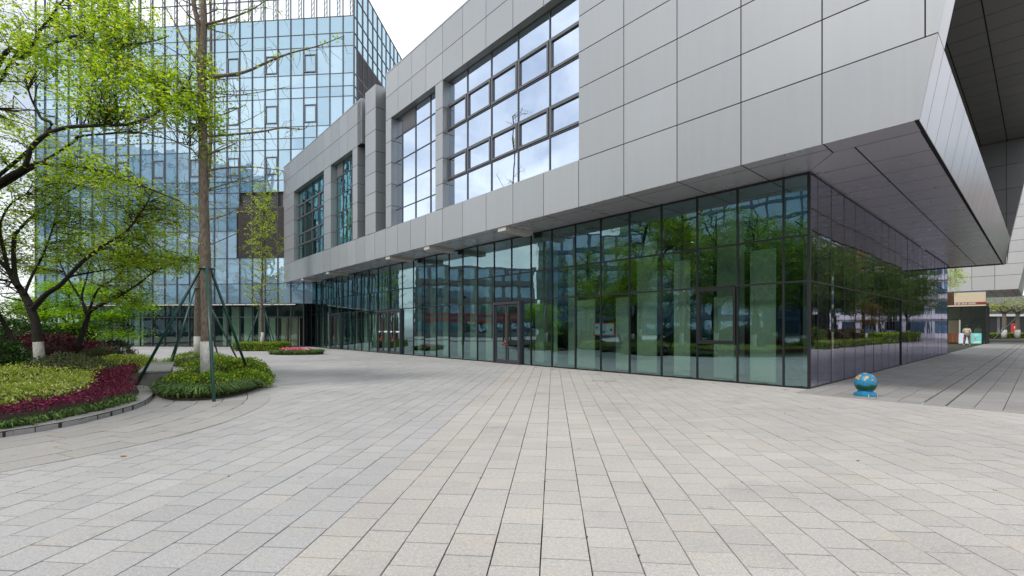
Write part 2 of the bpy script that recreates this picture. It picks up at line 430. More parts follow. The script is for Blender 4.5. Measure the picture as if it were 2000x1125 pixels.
M['cream'] = mat_simple('cream_panel', (0.58, 0.49, 0.34), 0.7, 0, 0.05)
M['wood'] = mat_simple('orange_wood', (0.28, 0.10, 0.03), 0.6, 0, 0.25, 5.0)
M['wood_slat'] = mat_simple('brown_slat', (0.16, 0.07, 0.03), 0.6, 0, 0.2)
M['white'] = mat_simple('white_paint', (0.8, 0.8, 0.8), 0.5, 0, 0.03)
M['maroon'] = mat_simple('maroon_band', (0.22, 0.035, 0.03), 0.5)
M['blue_trim'] = mat_simple('blue_trim', (0.03, 0.06, 0.22), 0.5)
M['turq'] = mat_simple('turquoise_print', (0.16, 0.58, 0.56), 0.5, 0, 0.08)
M['pink'] = mat_simple('pink_print', (0.7, 0.16, 0.18), 0.5)
M['poster_blue'] = mat_simple('pale_blue_print', (0.55, 0.66, 0.82), 0.5, 0, 0.15, 3.0)
M['skin'] = mat_simple('skin', (0.42, 0.25, 0.17), 0.6)
M['hair'] = mat_simple('black_hair', (0.01, 0.008, 0.007), 0.5)
M['sweater'] = mat_simple('cream_knit', (0.62, 0.55, 0.45), 0.9, 0, 0.08, 20)
M['trousers'] = mat_simple('brown_cloth', (0.20, 0.125, 0.085), 0.9, 0, 0.15, 14)
M['lock_red'] = mat_simple('red_lock', (0.62, 0.06, 0.03), 0.4)
M['bronze'] = mat_simple('bronze_handle', (0.20, 0.14, 0.10), 0.35, 0.7)
M['black'] = mat_simple('black_rubber', (0.012, 0.012, 0.012), 0.6)
M['dry_leaf'] = mat_simple('dry_leaf', (0.55, 0.20, 0.04), 0.7, 0, 0.3, 30)
M['tape'] = mat_simple('white_tape', (0.7, 0.75, 0.8), 0.5)

# ------------------------------------------------------------------ geometry of the place
C0 = np.array([6.944, 10.889])                     # corner of the glass ground floor
AV = np.array([-800.0, 910.0]) / math.hypot(800, 910)   # along the long facade, away from the corner
BV = np.array([AV[1], -AV[0]])                     # along the passage side
def st(s, t, z=0.0): p = C0 + s * AV + t * BV; return np.array([p[0], p[1], z])
MAIN_RZ = math.atan2(-AV[1], -AV[0])
CV = np.array([80.0, 910.0]) / math.hypot(80, 910)  # paving and tower axis
DV = np.array([CV[1], -CV[0]])                     # to the right
T0 = np.array([-12.33, 36.34])                     # tower corner
def to_st(p): d = p - C0; return d @ AV, d @ BV

# planting bed outline (kerb outer edge)
KERB = [(-10.2, -12), (-10.2, -7), (-10.1, -2), (-9.4, 1.2), (-8.3, 3.2), (-7.25, 4.7), (-6.6, 5.9), (-6.38, 6.6), (-6.40, 7.28), (-6.64, 8.3), (-7.25, 9.4), (-8.0, 10.35), (-8.75, 11.1)]
KERB2 = [(-9.8, 12.5), (-10.8, 13.9), (-12.2, 15.6), (-14.0, 17.4), (-16.4, 19.6), (-19.5, 21.6), (-24, 22.6), (-33, 22.6)]
def catmull(P, step=0.1):
    P = np.asarray(P, float); out_ = []
    for i in range(len(P) - 1):
        p0 = P[max(i-1, 0)]; p1 = P[i]; p2 = P[i+1]; p3 = P[min(i+2, len(P)-1)]
        n = max(2, int(np.linalg.norm(p2 - p1) / step))
        for k in range(n):
            t = k / n
            out_.append(0.5 * ((2*p1) + (-p0+p2)*t + (2*p0-5*p1+4*p2-p3)*t*t + (-p0+3*p1-3*p2+p3)*t**3))
    out_.append(P[-1])
    return np.array(out_)
def resample(P, step):
    d = np.r_[0, np.cumsum(np.linalg.norm(np.diff(P, axis=0), axis=1))]
    n = max(2, int(round(d[-1] / step)) + 1); u = np.linspace(0, d[-1], n)
    return np.stack([np.interp(u, d, P[:, k]) for k in range(P.shape[1])], 1)
def normals(P):
    d = np.gradient(P, axis=0); d /= np.linalg.norm(d, axis=1)[:, None] + 1e-9
    return np.stack([-d[:, 1], d[:, 0]], 1)     # left of travel = into the bed
KC_ALL = resample(catmull(KERB + KERB2), 0.1)
KN_ALL = normals(KC_ALL)
def in_poly(P, poly):
    x, y = P[:, 0], P[:, 1]; ins = np.zeros(len(P), bool); n = len(poly); j = n - 1
    for i in range(n):
        xi, yi = poly[i]; xj, yj = poly[j]
        c = ((yi > y) != (yj > y)) & (x < (xj - xi) * (y - yi) / (yj - yi + 1e-12) + xi)
        ins ^= c; j = i
    return ins
BED = np.vstack([KC_ALL[::3], [(-33, -12)]])
def kerb_dist(P):
    D = P[:, None, :] - KC_ALL[None, ::2, :]
    dd = np.sqrt((D ** 2).sum(2)); return dd.min(1)

# ------------------------------------------------------------------ ground and paving
g = MB(); g.prism([(-1500, -1500), (1500, -1500), (1500, 1500), (-1500, 1500)], -0.5, -0.045)
tag(g.build('ground', M['ground']), kind='structure', label='wide pale stone paved ground around the buildings')

def paver_geo(cu, cv, wu, wv, U, V_, ztop, ch=0.004):
    """top and chamfered sides of slabs: centres (n), half sizes; returns (n,5,4,3)"""
    n = len(cu)
    out_ = np.zeros((n, 5, 4, 3), np.float32)
    sg = [(-1, -1), (1, -1), (1, 1), (-1, 1)]
    top = np.zeros((n, 4, 3)); bot = np.zeros((n, 4, 3))
    for k, (a, b) in enumerate(sg):
        for arr, ins, z in ((top, ch, ztop), (bot, 0.0, ztop - 0.03)):
            u = cu + a * (wu - ins); v = cv + b * (wv - ins)
            arr[:, k, 0] = u * U[0] + v * V_[0]; arr[:, k, 1] = u * U[1] + v * V_[1]; arr[:, k, 2] = z
    out_[:, 0] = top
    for k in range(4):
        k2 = (k + 1) % 4
        out_[:, k + 1] = np.stack([bot[:, k], bot[:, k2], top[:, k2], top[:, k]], 1)
    return out_

def lay(struct, piece, geo, rnd, mat, single, stuffname):
    """single: boolean mask of the pieces that are objects of their own"""
    for i in np.nonzero(single)[0]:
        c = geo[i, 0].mean(0)
        obj(piece, quads_mesh(piece, geo[i] - c, mat, np.full(5, rnd[i])), struct, tuple(c))
    rest = geo[~single]
    if len(rest):
        o = obj(stuffname, quads_mesh(stuffname, rest.reshape(-1, 4, 3), mat, np.repeat(rnd[~single], 5)), struct)
        o['kind'] = 'stuff'

def shown_rank(centres, area, limit):
    x, y = frame_xy(centres)
    vis = (centres[:, 1] > 1.5) & (x > -20) & (x < 2020) & (y > -20) & (y < 1140)
    pa = np.where(vis, area * EYE / np.maximum(centres[:, 1], .1) ** 3, 0)
    idx = np.argsort(-pa)[:limit]; m = np.zeros(len(centres), bool); m[idx] = pa[idx] > 0
    return m

plaza = tag(MB().prism([(-26, -8), (30, -8), (30, 14), (9, 40), (-40, 40), (-40, 12), (-26, 12)], -0.03, -0.014).build('plaza_paving', M['joint']), kind='structure',
            label='pale grey granite setts of the open plaza in staggered rows')
PW = 0.3
ii, jj = np.meshgrid(np.arange(-130, 110), np.arange(-28, 135), indexing='ij')
ii = ii.ravel(); jj = jj.ravel()
colshift = rng.uniform(0.35, 0.65, 400)[ii + 150] * (ii % 2)
cu = ii * PW + 0.075; cv = (jj + colshift) * PW
cen = np.stack([cu * DV[0] + cv * CV[0], cu * DV[1] + cv * CV[1]], 1)
s_, t_ = to_st(cen)
RINGW = 2.05
kd = np.full(len(cen), 9.0)
near = (np.abs(cen[:, 0] + 10) < 8) & (cen[:, 1] > -14) & (cen[:, 1] < 25)
kd[near] = kerb_dist(cen[near])
inbed = in_poly(cen, BED)
SQ = 0.10
keep = (~inbed) & ~((kd < RINGW - 0.30) & (cen[:, 1] < 12.2)) & ~((kd < 0.25)) & (((s_ >= -0.05) & (t_ < -0.42)) | ((s_ < -0.05) & (t_ < -0.75)))
keep &= (cen - T0) @ CV < -0.35
keep &= (cen[:, 0] > -34) & (cen[:, 0] < 24) & (s_ > -14)
cu, cv, cen = cu[keep], cv[keep], cen[keep]
n = len(cu)
zt = rng.normal(0, 0.0012, n)
geo = paver_geo(cu, cv, PW/2 - 0.0022 + rng.uniform(-.0016, .0010, n), PW/2 - 0.0024 + rng.uniform(-.0016, .0010, n), DV, CV, zt, 0.002)
rnd = np.clip(rng.beta(3.2, 3.2, n), 0, 1)
cz = np.c_[cen, np.zeros(n)]
sgl = shown_rank(cz, 0.09, 300); cool = cu < -1.66
M['paver_cool'] = mat_paving('cool_granite_paver', (0.350, 0.350, 0.350), (0.42, 0.419, 0.415), (0.43, 0.395, 0.35), 0.16)
for mk, mt in ((cool, M['paver_cool']), (~cool, M['paver'])): lay(plaza, 'paver', geo[mk], rnd[mk], mt, sgl[mk], 'far_pavers')

# border course along the glass front
bc = thing('border_course', None, None); bc['kind'] = 'structure'; del_keys = [k for k in ('label', 'category') if k in bc]
bc['label'] = 'single row of long beige border stones against the glass front'
for k in range(34):
    a, b = st(k * 1.06 + 0.003, -0.40), st((k + 1) * 1.06 - 0.004, -0.012)
    c = st(k * 1.06 + 0.53, -0.206, -0.012)
    me = quads_mesh('border_stone', paver_geo(np.array([0.]), np.array([0.]), np.array([0.5265]), np.array([0.192]), AV, BV, np.array([0.0]))[0][:, ::-1] , M['paver'], np.full(5, rng.uniform(.2, .8)))
    obj('border_stone', me, bc, tuple(c + np.array([0, 0, 0.012 + rng.normal(0, .001)])))

# passage paving on the right, laid along the side of the building
alley = thing('passage_paving', None, None); alley['kind'] = 'structure'; alley['label'] = 'grey stone slabs darkened in colour for the shade of the passage beside the building'
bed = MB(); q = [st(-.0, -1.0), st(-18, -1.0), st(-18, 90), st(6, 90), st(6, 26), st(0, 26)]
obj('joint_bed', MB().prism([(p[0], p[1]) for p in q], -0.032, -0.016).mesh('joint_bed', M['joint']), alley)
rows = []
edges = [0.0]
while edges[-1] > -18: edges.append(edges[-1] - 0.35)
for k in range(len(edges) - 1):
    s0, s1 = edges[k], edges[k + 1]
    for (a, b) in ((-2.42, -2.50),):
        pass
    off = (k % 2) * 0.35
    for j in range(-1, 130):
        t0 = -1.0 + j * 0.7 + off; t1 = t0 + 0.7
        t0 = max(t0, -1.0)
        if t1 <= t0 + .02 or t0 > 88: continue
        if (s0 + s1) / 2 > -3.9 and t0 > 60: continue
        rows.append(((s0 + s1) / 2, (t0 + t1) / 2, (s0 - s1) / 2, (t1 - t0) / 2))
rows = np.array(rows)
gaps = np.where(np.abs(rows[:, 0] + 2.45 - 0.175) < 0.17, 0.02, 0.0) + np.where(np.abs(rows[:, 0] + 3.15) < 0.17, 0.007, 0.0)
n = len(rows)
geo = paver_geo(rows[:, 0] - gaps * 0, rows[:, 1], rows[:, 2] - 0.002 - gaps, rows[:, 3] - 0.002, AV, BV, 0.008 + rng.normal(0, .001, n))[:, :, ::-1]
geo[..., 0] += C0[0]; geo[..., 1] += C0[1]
lay(alley, 'paving_slab', geo, rng.beta(2, 2, n), M['paver_grey_shaded'], shown_rank(geo[:, 0].mean(1), .245, 170), 'far_slabs')

# curved courses round the planting bed
curved = thing('curved_paving', None, None); curved['kind'] = 'structure'; curved['label'] = 'curved courses of worn brownish stone around the planting bed'
KB = catmull(KERB, .05)
q = np.vstack([KB - normals(KB) * 2.1, KB[::-1] + normals(KB)[::-1] * 0.1])
qs = MB()
Pa = resample(KB, .3); Na = normals(Pa)
for i in range(len(Pa) - 1):
    b = len(qs.v)
    for P_ in (Pa[i] + Na[i]*.1, Pa[i] - Na[i]*2.3, Pa[i+1] - Na[i+1]*2.3, Pa[i+1] + Na[i+1]*.1): qs.v.append((P_[0], P_[1], -0.018))
    qs.f.append((b, b+1, b+2, b+3)[::-1]); qs.m.append(0)
obj('joint_bed', qs.mesh('joint_bed', M['joint']), curved)
gl = []
for r in range(5):
    o0, o1 = 0.01 + r * 0.41, 0.01 + (r + 1) * 0.41 - 0.006
    mid = resample(resample(KB, .05) - normals(resample(KB, .05)) * (o0 + o1) / 2, 0.62)
    u0 = 0.5 if r % 2 else 0.0
    Pd = resample(KB, 0.04); Nd = normals(Pd)
    Lm = np.r_[0, np.cumsum(np.linalg.norm(np.diff(Pd - Nd * (o0+o1)/2, axis=0), axis=1))]
    cuts = np.arange(u0 * .62, Lm[-1], 0.62)
    for a, b in zip(cuts[:-1], cuts[1:]):
        def pt(u, o):
            p = np.array([np.interp(u, Lm, Pd[:, 0]), np.interp(u, Lm, Pd[:, 1])]); nn = np.array([np.interp(u, Lm, Nd[:, 0]), np.interp(u, Lm, Nd[:, 1])])
            return p - nn * o
        aa, bb = a + .003, b - .003
        z = .008 + rng.normal(0, .0012); ch = .003
        tp = [pt(aa + ch, o0 + ch), pt(aa + ch, o1 - ch), pt(bb - ch, o1 - ch), pt(bb - ch, o0 + ch)]
        bt = [pt(aa, o0), pt(aa, o1), pt(bb, o1), pt(bb, o0)]
        tp3 = np.array([[p[0], p[1], z] for p in tp]); bt3 = np.array([[p[0], p[1], z - .03] for p in bt])
        fs = [tp3] + [np.array([bt3[k], bt3[(k+1) % 4], tp3[(k+1) % 4], tp3[k]]) for k in range(4)]
        gl.append(np.array(fs))
gl = np.array(gl)
lay(curved, 'curved_slab', gl, rng.beta(2, 2, len(gl)), M['paver_dark'], shown_rank(gl[:, 0].mean(1), .25, 150), 'far_curved_slabs')

# ------------------------------------------------------------------ main building
main = thing('gallery_building', 'long grey metal clad building over a dark glass ground floor with big overhang', 'building', (C0[0], C0[1], 0), MAIN_RZ)
def B3(name, parent, s0, s1, t0, t1, z0, z1, mat, bev=0.0, rot=(0, 0, 0)):
    return bx(name, parent, -max(s0, s1), -min(s0, s1), min(t0, t1), max(t0, t1), min(z0, z1), max(z0, z1), mat, bev, rot)
def sbox(mb, s0, s1, t0, t1, z0, z1, mi=0): return mb.box(-max(s0, s1), -min(s0, s1), t0, t1, z0, z1, mi)
G = 0.0105          # half joint
TF, TB = -1.64, -1.605
def sl(z): return -2.17 - (z - 5.08) * 0.175       # leaning end of the long facade

# long facade: dark backing walls
bk = MB()
sbox(bk, 5.62, 36.2, TB, -1.0, 5.10, 6.49)
sbox(bk, 5.62, 18.32, TB, -1.0, 11.93, 14.22)
sbox(bk, 21.3, 36.2, TB, -1.0, 11.73, 14.12)
back = bk.build('facade_backing', M['gap'], main)
def panel(parent, s0, s1, z0, z1, t0=TF, t1=TB, mat=None, bev=0.004):
    return B3('cladding_panel', parent, s0 + G, s1 - G, t0, t1, z0 + G, z1 - G, mat or M['clad'], bev)
FJ = [5.62, 7.10, 8.61, 10.12, 11.63, 13.10, 14.46, 15.81, 17.08, 18.36, 19.60, 20.81, 22.01, 23.30, 24.55, 25.89, 27.26, 28.64, 30.03, 31.45, 32.92, 34.41, 36.23]
for a, b in zip(FJ[:-1], FJ[1:]): panel(back, a, b, 5.08, 6.49)
PR = [5.62, 7.10, 8.61, 10.13, 11.63, 13.08, 14.43, 15.69, 17.02, 18.32]
for a, b in zip(PR[:-1], PR[1:]):
    panel(back, a, b, 13.07, 14.25); panel(back, a, b, 11.9, 13.07)
PL = [21.3, 23.24, 24.46, 25.84, 27.08, 28.56, 29.83, 31.19, 32.64, 34.33, 36.23]
for a, b in zip(PL[:-1], PL[1:]):
    panel(back, a, b, 12.95, 14.15); panel(back, a, b, 11.7, 12.95)
# window head and sill linings
for s0, s1, z in ((5.64, 18.30, 11.9), (21.32, 36.2, 11.7)):
    B3('head_lining', back, s0, s1, TB + .003, -1.0, z + .002, z + .03, M['clad'])
B3('sill_lining', back, 5.64, 36.2, TB + .003, -1.0, 6.485, 6.505, M['clad'])
# roof coping
bk = MB(); sbox(bk, 5.62, 18.34, TF - .01, -.8, 14.25, 14.31); sbox(bk, 21.28, 36.25, TF - .01, -.8, 14.15, 14.21); sbox(bk, -.5, 5.62, TF - .01, -.9, 14.25, 14.31)
bk.build('coping', M['clad'], main)
# piers
def pier(s0, s1, zs, t1=-0.95, name='pier'):
    c = MB(); sbox(c, s0 + .02, s1 - .02, TB, t1 - .02, zs[0], zs[-1])
    p = c.build(name, M['gap'], main)
    for a, b in zip(zs[:-1], zs[1:]): B3('cladding_panel', p, s0, s1, TF, t1, a + G, b - G, M['clad'], .004)
    return p
ZP = [6.49, 7.55, 8.63, 9.69, 10.77, 11.9]
pier(13.08, 13.65, ZP); pier(17.74, 18.32, ZP)
ZL = [6.49, 7.5, 8.55, 9.6, 10.65, 11.7]
pier(21.82, 22.5, ZL); pier(25.9, 27.1, ZL); pier(33.42, 36.23, ZL)
pier(19.5, 20.77, [6.49, 7.55, 8.63, 9.69, 10.77, 11.9, 13.07, 14.28], -0.4, 'fin_pier')
pier(21.3, 21.82, [11.7, 12.95, 14.1], -.9)
for z0, z1 in ((11.7, 12.95), (12.95, 14.15)): B3('return_panel', back, 21.27, 21.295, TF + .004, -.9, z0 + G, z1 - G, M['clad'])
# glazed slits either side of the fin
def slit(s0, s1, t):
    f = MB()
    for s in (s0, s1 - .05): sbox(f, s, s + .05, t - .06, t, 6.5, 14.1)
    zz = [6.5, 7.6, 8.7, 9.7, 10.8, 11.9, 13.0, 14.1]
    for z in zz: sbox(f, s0 + .05, s1 - .05, t - .05, t, z - .025, z + .025)
    w = f.build('slit_window', M['frame_grey'], main)
    for a, b in zip(zz[:-1], zz[1:]): B3('pane', w, s0 + .05, s1 - .05, t - .03, t - .02, a + .025, b - .025, M['glass_teal'])
slit(18.34, 19.5, -0.75); slit(20.77, 21.28, -0.75)

# big right-hand block
blk = MB()
def prism_t(mb, poly_sz, t0, t1, mi=0):
    """polygon in (s,z), extruded along t"""
    n = len(poly_sz); b = len(mb.v)
    mb.v += [(-s, t0, z) for s, z in poly_sz] + [(-s, t1, z) for s, z in poly_sz]
    area = sum(poly_sz[i][0] * poly_sz[(i+1) % n][1] - poly_sz[(i+1) % n][0] * poly_sz[i][1] for i in range(n))
    f0 = tuple(b + i for i in range(n)); f1 = tuple(b + n + i for i in range(n))
    sides = [(b + i, b + n + i, b + n + (i+1) % n, b + (i+1) % n) for i in range(n)]
    if area < 0: mb.f += [f0, f1[::-1]] + [q_[::-1] for q_ in sides]
    else: mb.f += [f0[::-1], f1] + sides
    mb.m += [mi] * (n + 2)
    bm_ = None
    return mb
prism_t(blk, [(5.62, 5.10), (5.62, 14.22), (sl(14.22) + .04, 14.22), (sl(5.10) + .04, 5.10)], TB, -0.92)
block = blk.build('end_block', M['gap'], main)
SJ = [5.62, 4.0, 2.42, 0.87, -0.70]
ZJ = [5.08, 6.49, 7.56, 8.64, 9.72, 10.80, 11.9, 13.07, 14.25]
for z0, z1 in zip(ZJ[:-1], ZJ[1:]):
    for a, b in zip(SJ[:-1], SJ[1:]): panel(block, b, a, z0, z1)
    e0, e1 = sl(z0 + G), sl(z1 - G)
    if z0 < 6:
        prism_t(MB(), [(-0.70 - G, z0 + G), (-0.70 - G, z1 - G), (e1, z1 - G), (e0, z0 + G)], TF, TB).build('cladding_panel', M['clad'], block)
    else:
        panel(block, -2.25, -0.70, z0, z1)
        prism_t(MB(), [(-2.25 - G, z0 + G), (-2.25 - G, z1 - G), (e1, z1 - G), (e0, z0 + G)], TF, TB).build('cladding_panel', M['clad'], block)
    # leaning end return
    if z0 > 6:
        prism_t(MB(), [(e0 + .05, z0 + G), (e1 + .05, z1 - G), (e1, z1 - G), (e0, z0 + G)], TB, -0.89).build('end_panel', M['clad_side'], block)
# leaning side band along the passage, one panel every 1.22 m
TS = [-1.60, -0.90] + [0.17 + 1.222 * k for k in range(22)]
sb = MB(); prism_t(sb, [(-1.2, 5.11), (-1.2, 6.46), (sl(6.46) + .022, 6.46), (sl(5.11) + .022, 5.11)], -1.58, TS[-1] - .02)
side = sb.build('side_band', M['gap'], main)
for a, b in zip(TS[:-1], TS[1:]):
    z0, z1 = 5.08, 6.485
    prism_t(MB(), [(sl(z0) + .010, z0), (sl(z1) + .010, z1), (sl(z1), z1), (sl(z0), z0)], a + .014, b - .014).build('side_panel', M['clad_side'], side)
prism_t(MB(), [(1.2, 6.47), (1.2, 6.50), (sl(6.5) + .02, 6.50), (sl(6.47) + .02, 6.47)], -0.89, TS[-1]).build('ledge_top', M['clad'], side)
TE = TS[-1]
# recessed gallery above the ledge: ceiling, back wall, end wall
lg = MB()
sbox(lg, 1.2, -3.3, -0.88, TE + 1.0, 12.06, 14.2)
ceil = lg.build('gallery_ceiling', M['gap'], main)
sj = [1.2, -0.2, -1.25, -2.30, -3.34]
tj = [-0.88 + 1.222 * k for k in range(23)]
for a, b in zip(sj[:-1], sj[1:]):
    for c, d in zip(tj[:-1], tj[1:]): B3('ceiling_panel', ceil, a - .02, b + .02, c + .016, d - .016, 12.03, 12.04, M['loggia'])
for k, (c, d) in enumerate(zip(TS[1:-1], TS[2:])):
    pass
lg = MB(); sbox(lg, 1.2, 1.5, -0.88, TE, 6.5, 12.0)
lg.build('gallery_back_wall', M['loggia'], main)
lg = MB(); prism_t(lg, [(1.2, 5.1), (1.2, 12.0), (sl(12) + .03, 12.0), (sl(5.1) + .03, 5.1)], TE + .03, TE + .6)
endw = lg.build('gallery_end_wall', M['gap'], main)
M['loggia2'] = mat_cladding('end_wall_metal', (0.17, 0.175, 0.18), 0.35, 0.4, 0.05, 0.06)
zz = [5.08, 6.5, 7.9, 9.3, 10.65, 12.0]
for z0, z1 in zip(zz[:-1], zz[1:]):
    for a, b in ((1.2, -.95), (-.95, -2.27)):
        B3('cladding_panel', endw, a - .01, b + .01, TE, TE + .03, z0 + .01, z1 - .01, M['loggia2'])
    prism_t(MB(), [(-2.28, z0 + .01), (-2.28, z1 - .01), (sl(z1), z1 - .01), (min(-2.30, sl(z0)), z0 + .01)], TE, TE + .03).build('cladding_panel', M['loggia2'], endw)
for z0, z1 in zip(zz[:-1], zz[1:]):
    prism_t(MB(), [(sl(z0) + .05, z0), (sl(z1) + .05, z1), (sl(z1), z1), (sl(z0), z0)], TE + .035, TE + .62).build('end_panel', M['clad_side'], endw)
# upper edge beam of the gallery opening
for a, b in zip(TS[1:-1], TS[2:]):
    prism_t(MB(), [(sl(12) + .05, 12.0), (sl(14.25) + .05, 14.25), (sl(14.25), 14.25), (sl(12), 12.0)], a + .006, b - .006).build('upper_side_panel', M['clad_side'], ceil)

# soffits
so = MB(); sbox(so, 36.0, -0.95, -1.60, 1.0, 5.105, 5.16); sbox(so, 0.0, -2.1, -0.9, TE, 5.105, 5.16)
soffit = so.build('soffit', M['gap'], main)
SFJ = [-0.72, 0.87, 2.42, 4.0] + FJ
def sof(poly_st, name='soffit_panel'):
    mb = MB(); mb.prism([(-s, t) for s, t in poly_st], 5.085, 5.091)
    # orientation is repaired below
    me = mb.mesh(name, M['soffit'])
    bm = bmesh.new(); bm.from_mesh(me); bmesh.ops.recalc_face_normals(bm, faces=bm.faces); bm.to_mesh(me); bm.free()
    return obj(name, me, soffit)
gg = .016
for a, b in zip(SFJ[:-1], SFJ[1:]):
    sof([(a + gg, TF), (b - gg, TF), (b - gg, -1.23 - gg), (a + gg, -1.23 - gg)])
    a2 = a if a > -.5 else -0.03
    if a > -.5: sof([(a + gg, -1.23 + gg), (b - gg, -1.23 + gg), (b - gg, 0.0), (a + gg, 0.0)])
    else: sof([(0.0, 0.0), (-0.70, -0.94), (-0.70, -1.23 + gg), (b - gg, -1.23 + gg), (b - gg, 0.0)])
sof([(-0.73, TF), (-0.73, -0.975), (-2.10, -0.975), (-2.10, TF)])
TQ = [-0.96] + [0.37 + 1.19 * k for k in range(22)]
for a, b in zip(TQ[:-1], TQ[1:]):
    b = min(b, TE)
    if a >= TE: break
    sof([(-1.09 - gg, a + gg), (-1.09 - gg, b - gg), (-2.09, b - gg), (-2.09, a + gg)])
    if a < 0: sof([(-0.015, 0.0), (-0.73, -0.95), (-1.09 + gg, -0.95), (-1.09 + gg, b - gg), (-0.015, b - gg)])
    else: sof([(-0.015, a + gg), (-1.09 + gg, a + gg), (-1.09 + gg, b - gg), (-0.015, b - gg)])
# lamp beams under the soffit
M['beam'] = mat_simple('beam_paint', (0.50, 0.49, 0.46), 0.5, 0.1)
for s in (9.26, 14.45, 18.2, 26.6, 31.6):
    B3('soffit_beam', main, s - .22, s + .22, -1.60, -0.25, 4.93, 5.083, M['beam'], .006)

# ground floor glass, long front
GA = [0.0, 0.54, 1.63, 2.72, 3.82, 4.93, 6.05, 7.15, 8.28, 9.39, 10.52, 11.63, 12.80, 13.91, 15.03, 16.15, 17.30, 18.41, 19.63, 21.12, 22.62, 23.89, 24.99, 26.08, 27.19, 28.27, 29.28, 30.28, 31.3, 32.35, 33.4, 34.5, 35.6]
ZR = [0.03, 2.53, 3.61, 5.07]
DOORS = [(9.92, 11.58, 1), (19.66, 22.59, 2), (28.30, 30.25, 1)]
fr = MB(); mw = .019
for s in GA:
    lo = 0.0
    for a, b, _ in DOORS:
        if a - .1 < s < b + .1: lo = 2.5
    if s == 0.0: continue
    sbox(fr, s - mw, s + mw, -0.04, 0.06, lo, 5.085)
for a, b in zip(GA[:-1], GA[1:]):
    for z in (2.53, 3.61, 5.05): sbox(fr, a + mw, b - mw, -0.032, 0.05, z - .022, z + .022)
    if not any(a >= d[0] - .6 and b <= d[1] + .1 and b > d[0] + .2 for d in DOORS): sbox(fr, a + mw, b - mw, -.035, .05, 0.0, 0.04)
sbox(fr, -0.03, 0.03, -0.03, 0.03, 0.0, 5.085)
gwa = fr.build('glass_front', M['frame'], main)
def pane(parent, s0, s1, z0, z1, t, mat, tilt=0.0016):
    return B3('pane', parent, s0, s1, t, t + .012, z0, z1, mat, 0, (rng.normal(0, tilt), 0, rng.normal(0, tilt)))
for a, b in zip(GA[:-1], GA[1:]):
    for z0, z1 in zip(ZR[:-1], ZR[1:]):
        if z0 < 1:
            inside = [d for d in DOORS if a >= d[0] - .02 and b <= d[1] + .06]
            if inside: continue
            aa, bb = a, b
            for d in DOORS:
                if a < d[0] < b: bb = d[0]
                if a < d[1] < b: aa = d[1]
            if bb - aa < .15: continue
            if abs(a - 1.63) < .01:
                pane(gwa, aa + mw, bb - mw, z0, 1.0, -.01, M['glass_low']); pane(gwa, aa + mw + .03, bb - mw - .03, 1.1, z1, -.02, M['glass_low'])
                continue
            pane(gwa, aa + mw * .9, bb - mw * .9, z0 + .01, z1 - .02, -.01, M['glass_low'])
        else: pane(gwa, a + mw * .9, b - mw * .9, z0 + .02, z1 - .02, -.01, M['glass_low'])
# opening light with its own frame in the third bay
c = MB()
for (s0, s1, z0, z1) in ((1.66, 2.69, 1.0, 1.1), (1.66, 1.72, 1.1, 2.5), (2.63, 2.69, 1.1, 2.5), (1.72, 2.63, 2.43, 2.5)): sbox(c, s0, s1, -.085, .04, z0, z1)
cas = c.build('casement', M['frame'], gwa)
for a, b, nl in DOORS:
    f = MB(); zt_ = 2.50
    sbox(f, a, a + .09, -.14, .08, 0, zt_); sbox(f, b - .09, b, -.14, .08, 0, zt_); sbox(f, a + .09, b - .09, -.14, .08, zt_ - .09, zt_)
    sbox(f, a + .09, b - .09, -.10, .06, 0.0, .03)
    if nl == 2: sbox(f, (a + b)/2 - .06, (a + b)/2 + .06, -.14, .08, .03, zt_ - .09)
    d = f.build('door', M['door_frame'], main)
    w = (b - a) / nl
    for k in range(nl):
        a0, b0 = a + k * w + .09, a + (k + 1) * w - .09; m_ = (a0 + b0) / 2
        for p0, p1, hs in ((a0, m_ - .004, m_ - .09), (m_ + .004, b0, m_ + .09)):
            lf = MB()
            sbox(lf, p0 + .01, p0 + .08, -.09, -.03, .04, 2.40); sbox(lf, p1 - .08, p1 - .01, -.09, -.03, .04, 2.40)
            sbox(lf, p0 + .08, p1 - .08, -.09, -.03, .04, .17); sbox(lf, p0 + .08, p1 - .08, -.09, -.03, 2.32, 2.40)
            lf.build('door_leaf', M['door_frame'], d)
            pane(d, p0 + .08, p1 - .08, .17, 2.32, -.065, M['glass_low'])
            hn = MB(); sbox(hn, hs - .025, hs + .025, -.20, -.15, .85, 2.05); sbox(hn, hs - .012, hs + .012, -.15, -.09, .95, .98); sbox(hn, hs - .012, hs + .012, -.15, -.09, 1.9, 1.93)
            hn.build('handle', M['bronze'] if hs < m_ else M['frame'], d)
        lk = MB(); th = np.linspace(0, 2 * math.pi, 13)
        lk.tube([(-(m_ + .07 * math.cos(x)), -.19 + .02 * math.sin(2*x), .86 + .10 * math.sin(x)) for x in th], .011, 6)
        lk.build('door_lock', M['lock_red'], d, smooth=True)
        if nl == 1 and a < 12:
            MB().tube([(-(m_ - .06), -.2, .84), (-(m_ - .38), -.24, .60)], .012, 6).build('lock_cable', M['black'], d)
        if nl == 2:
            B3('warning_tape', d, a0 + .08, m_ - .1, -.074, -.070, 1.22, 1.30, M['tape']); B3('warning_tape', d, m_ + .1, b0 - .08, -.074, -.070, 1.22, 1.30, M['tape'])

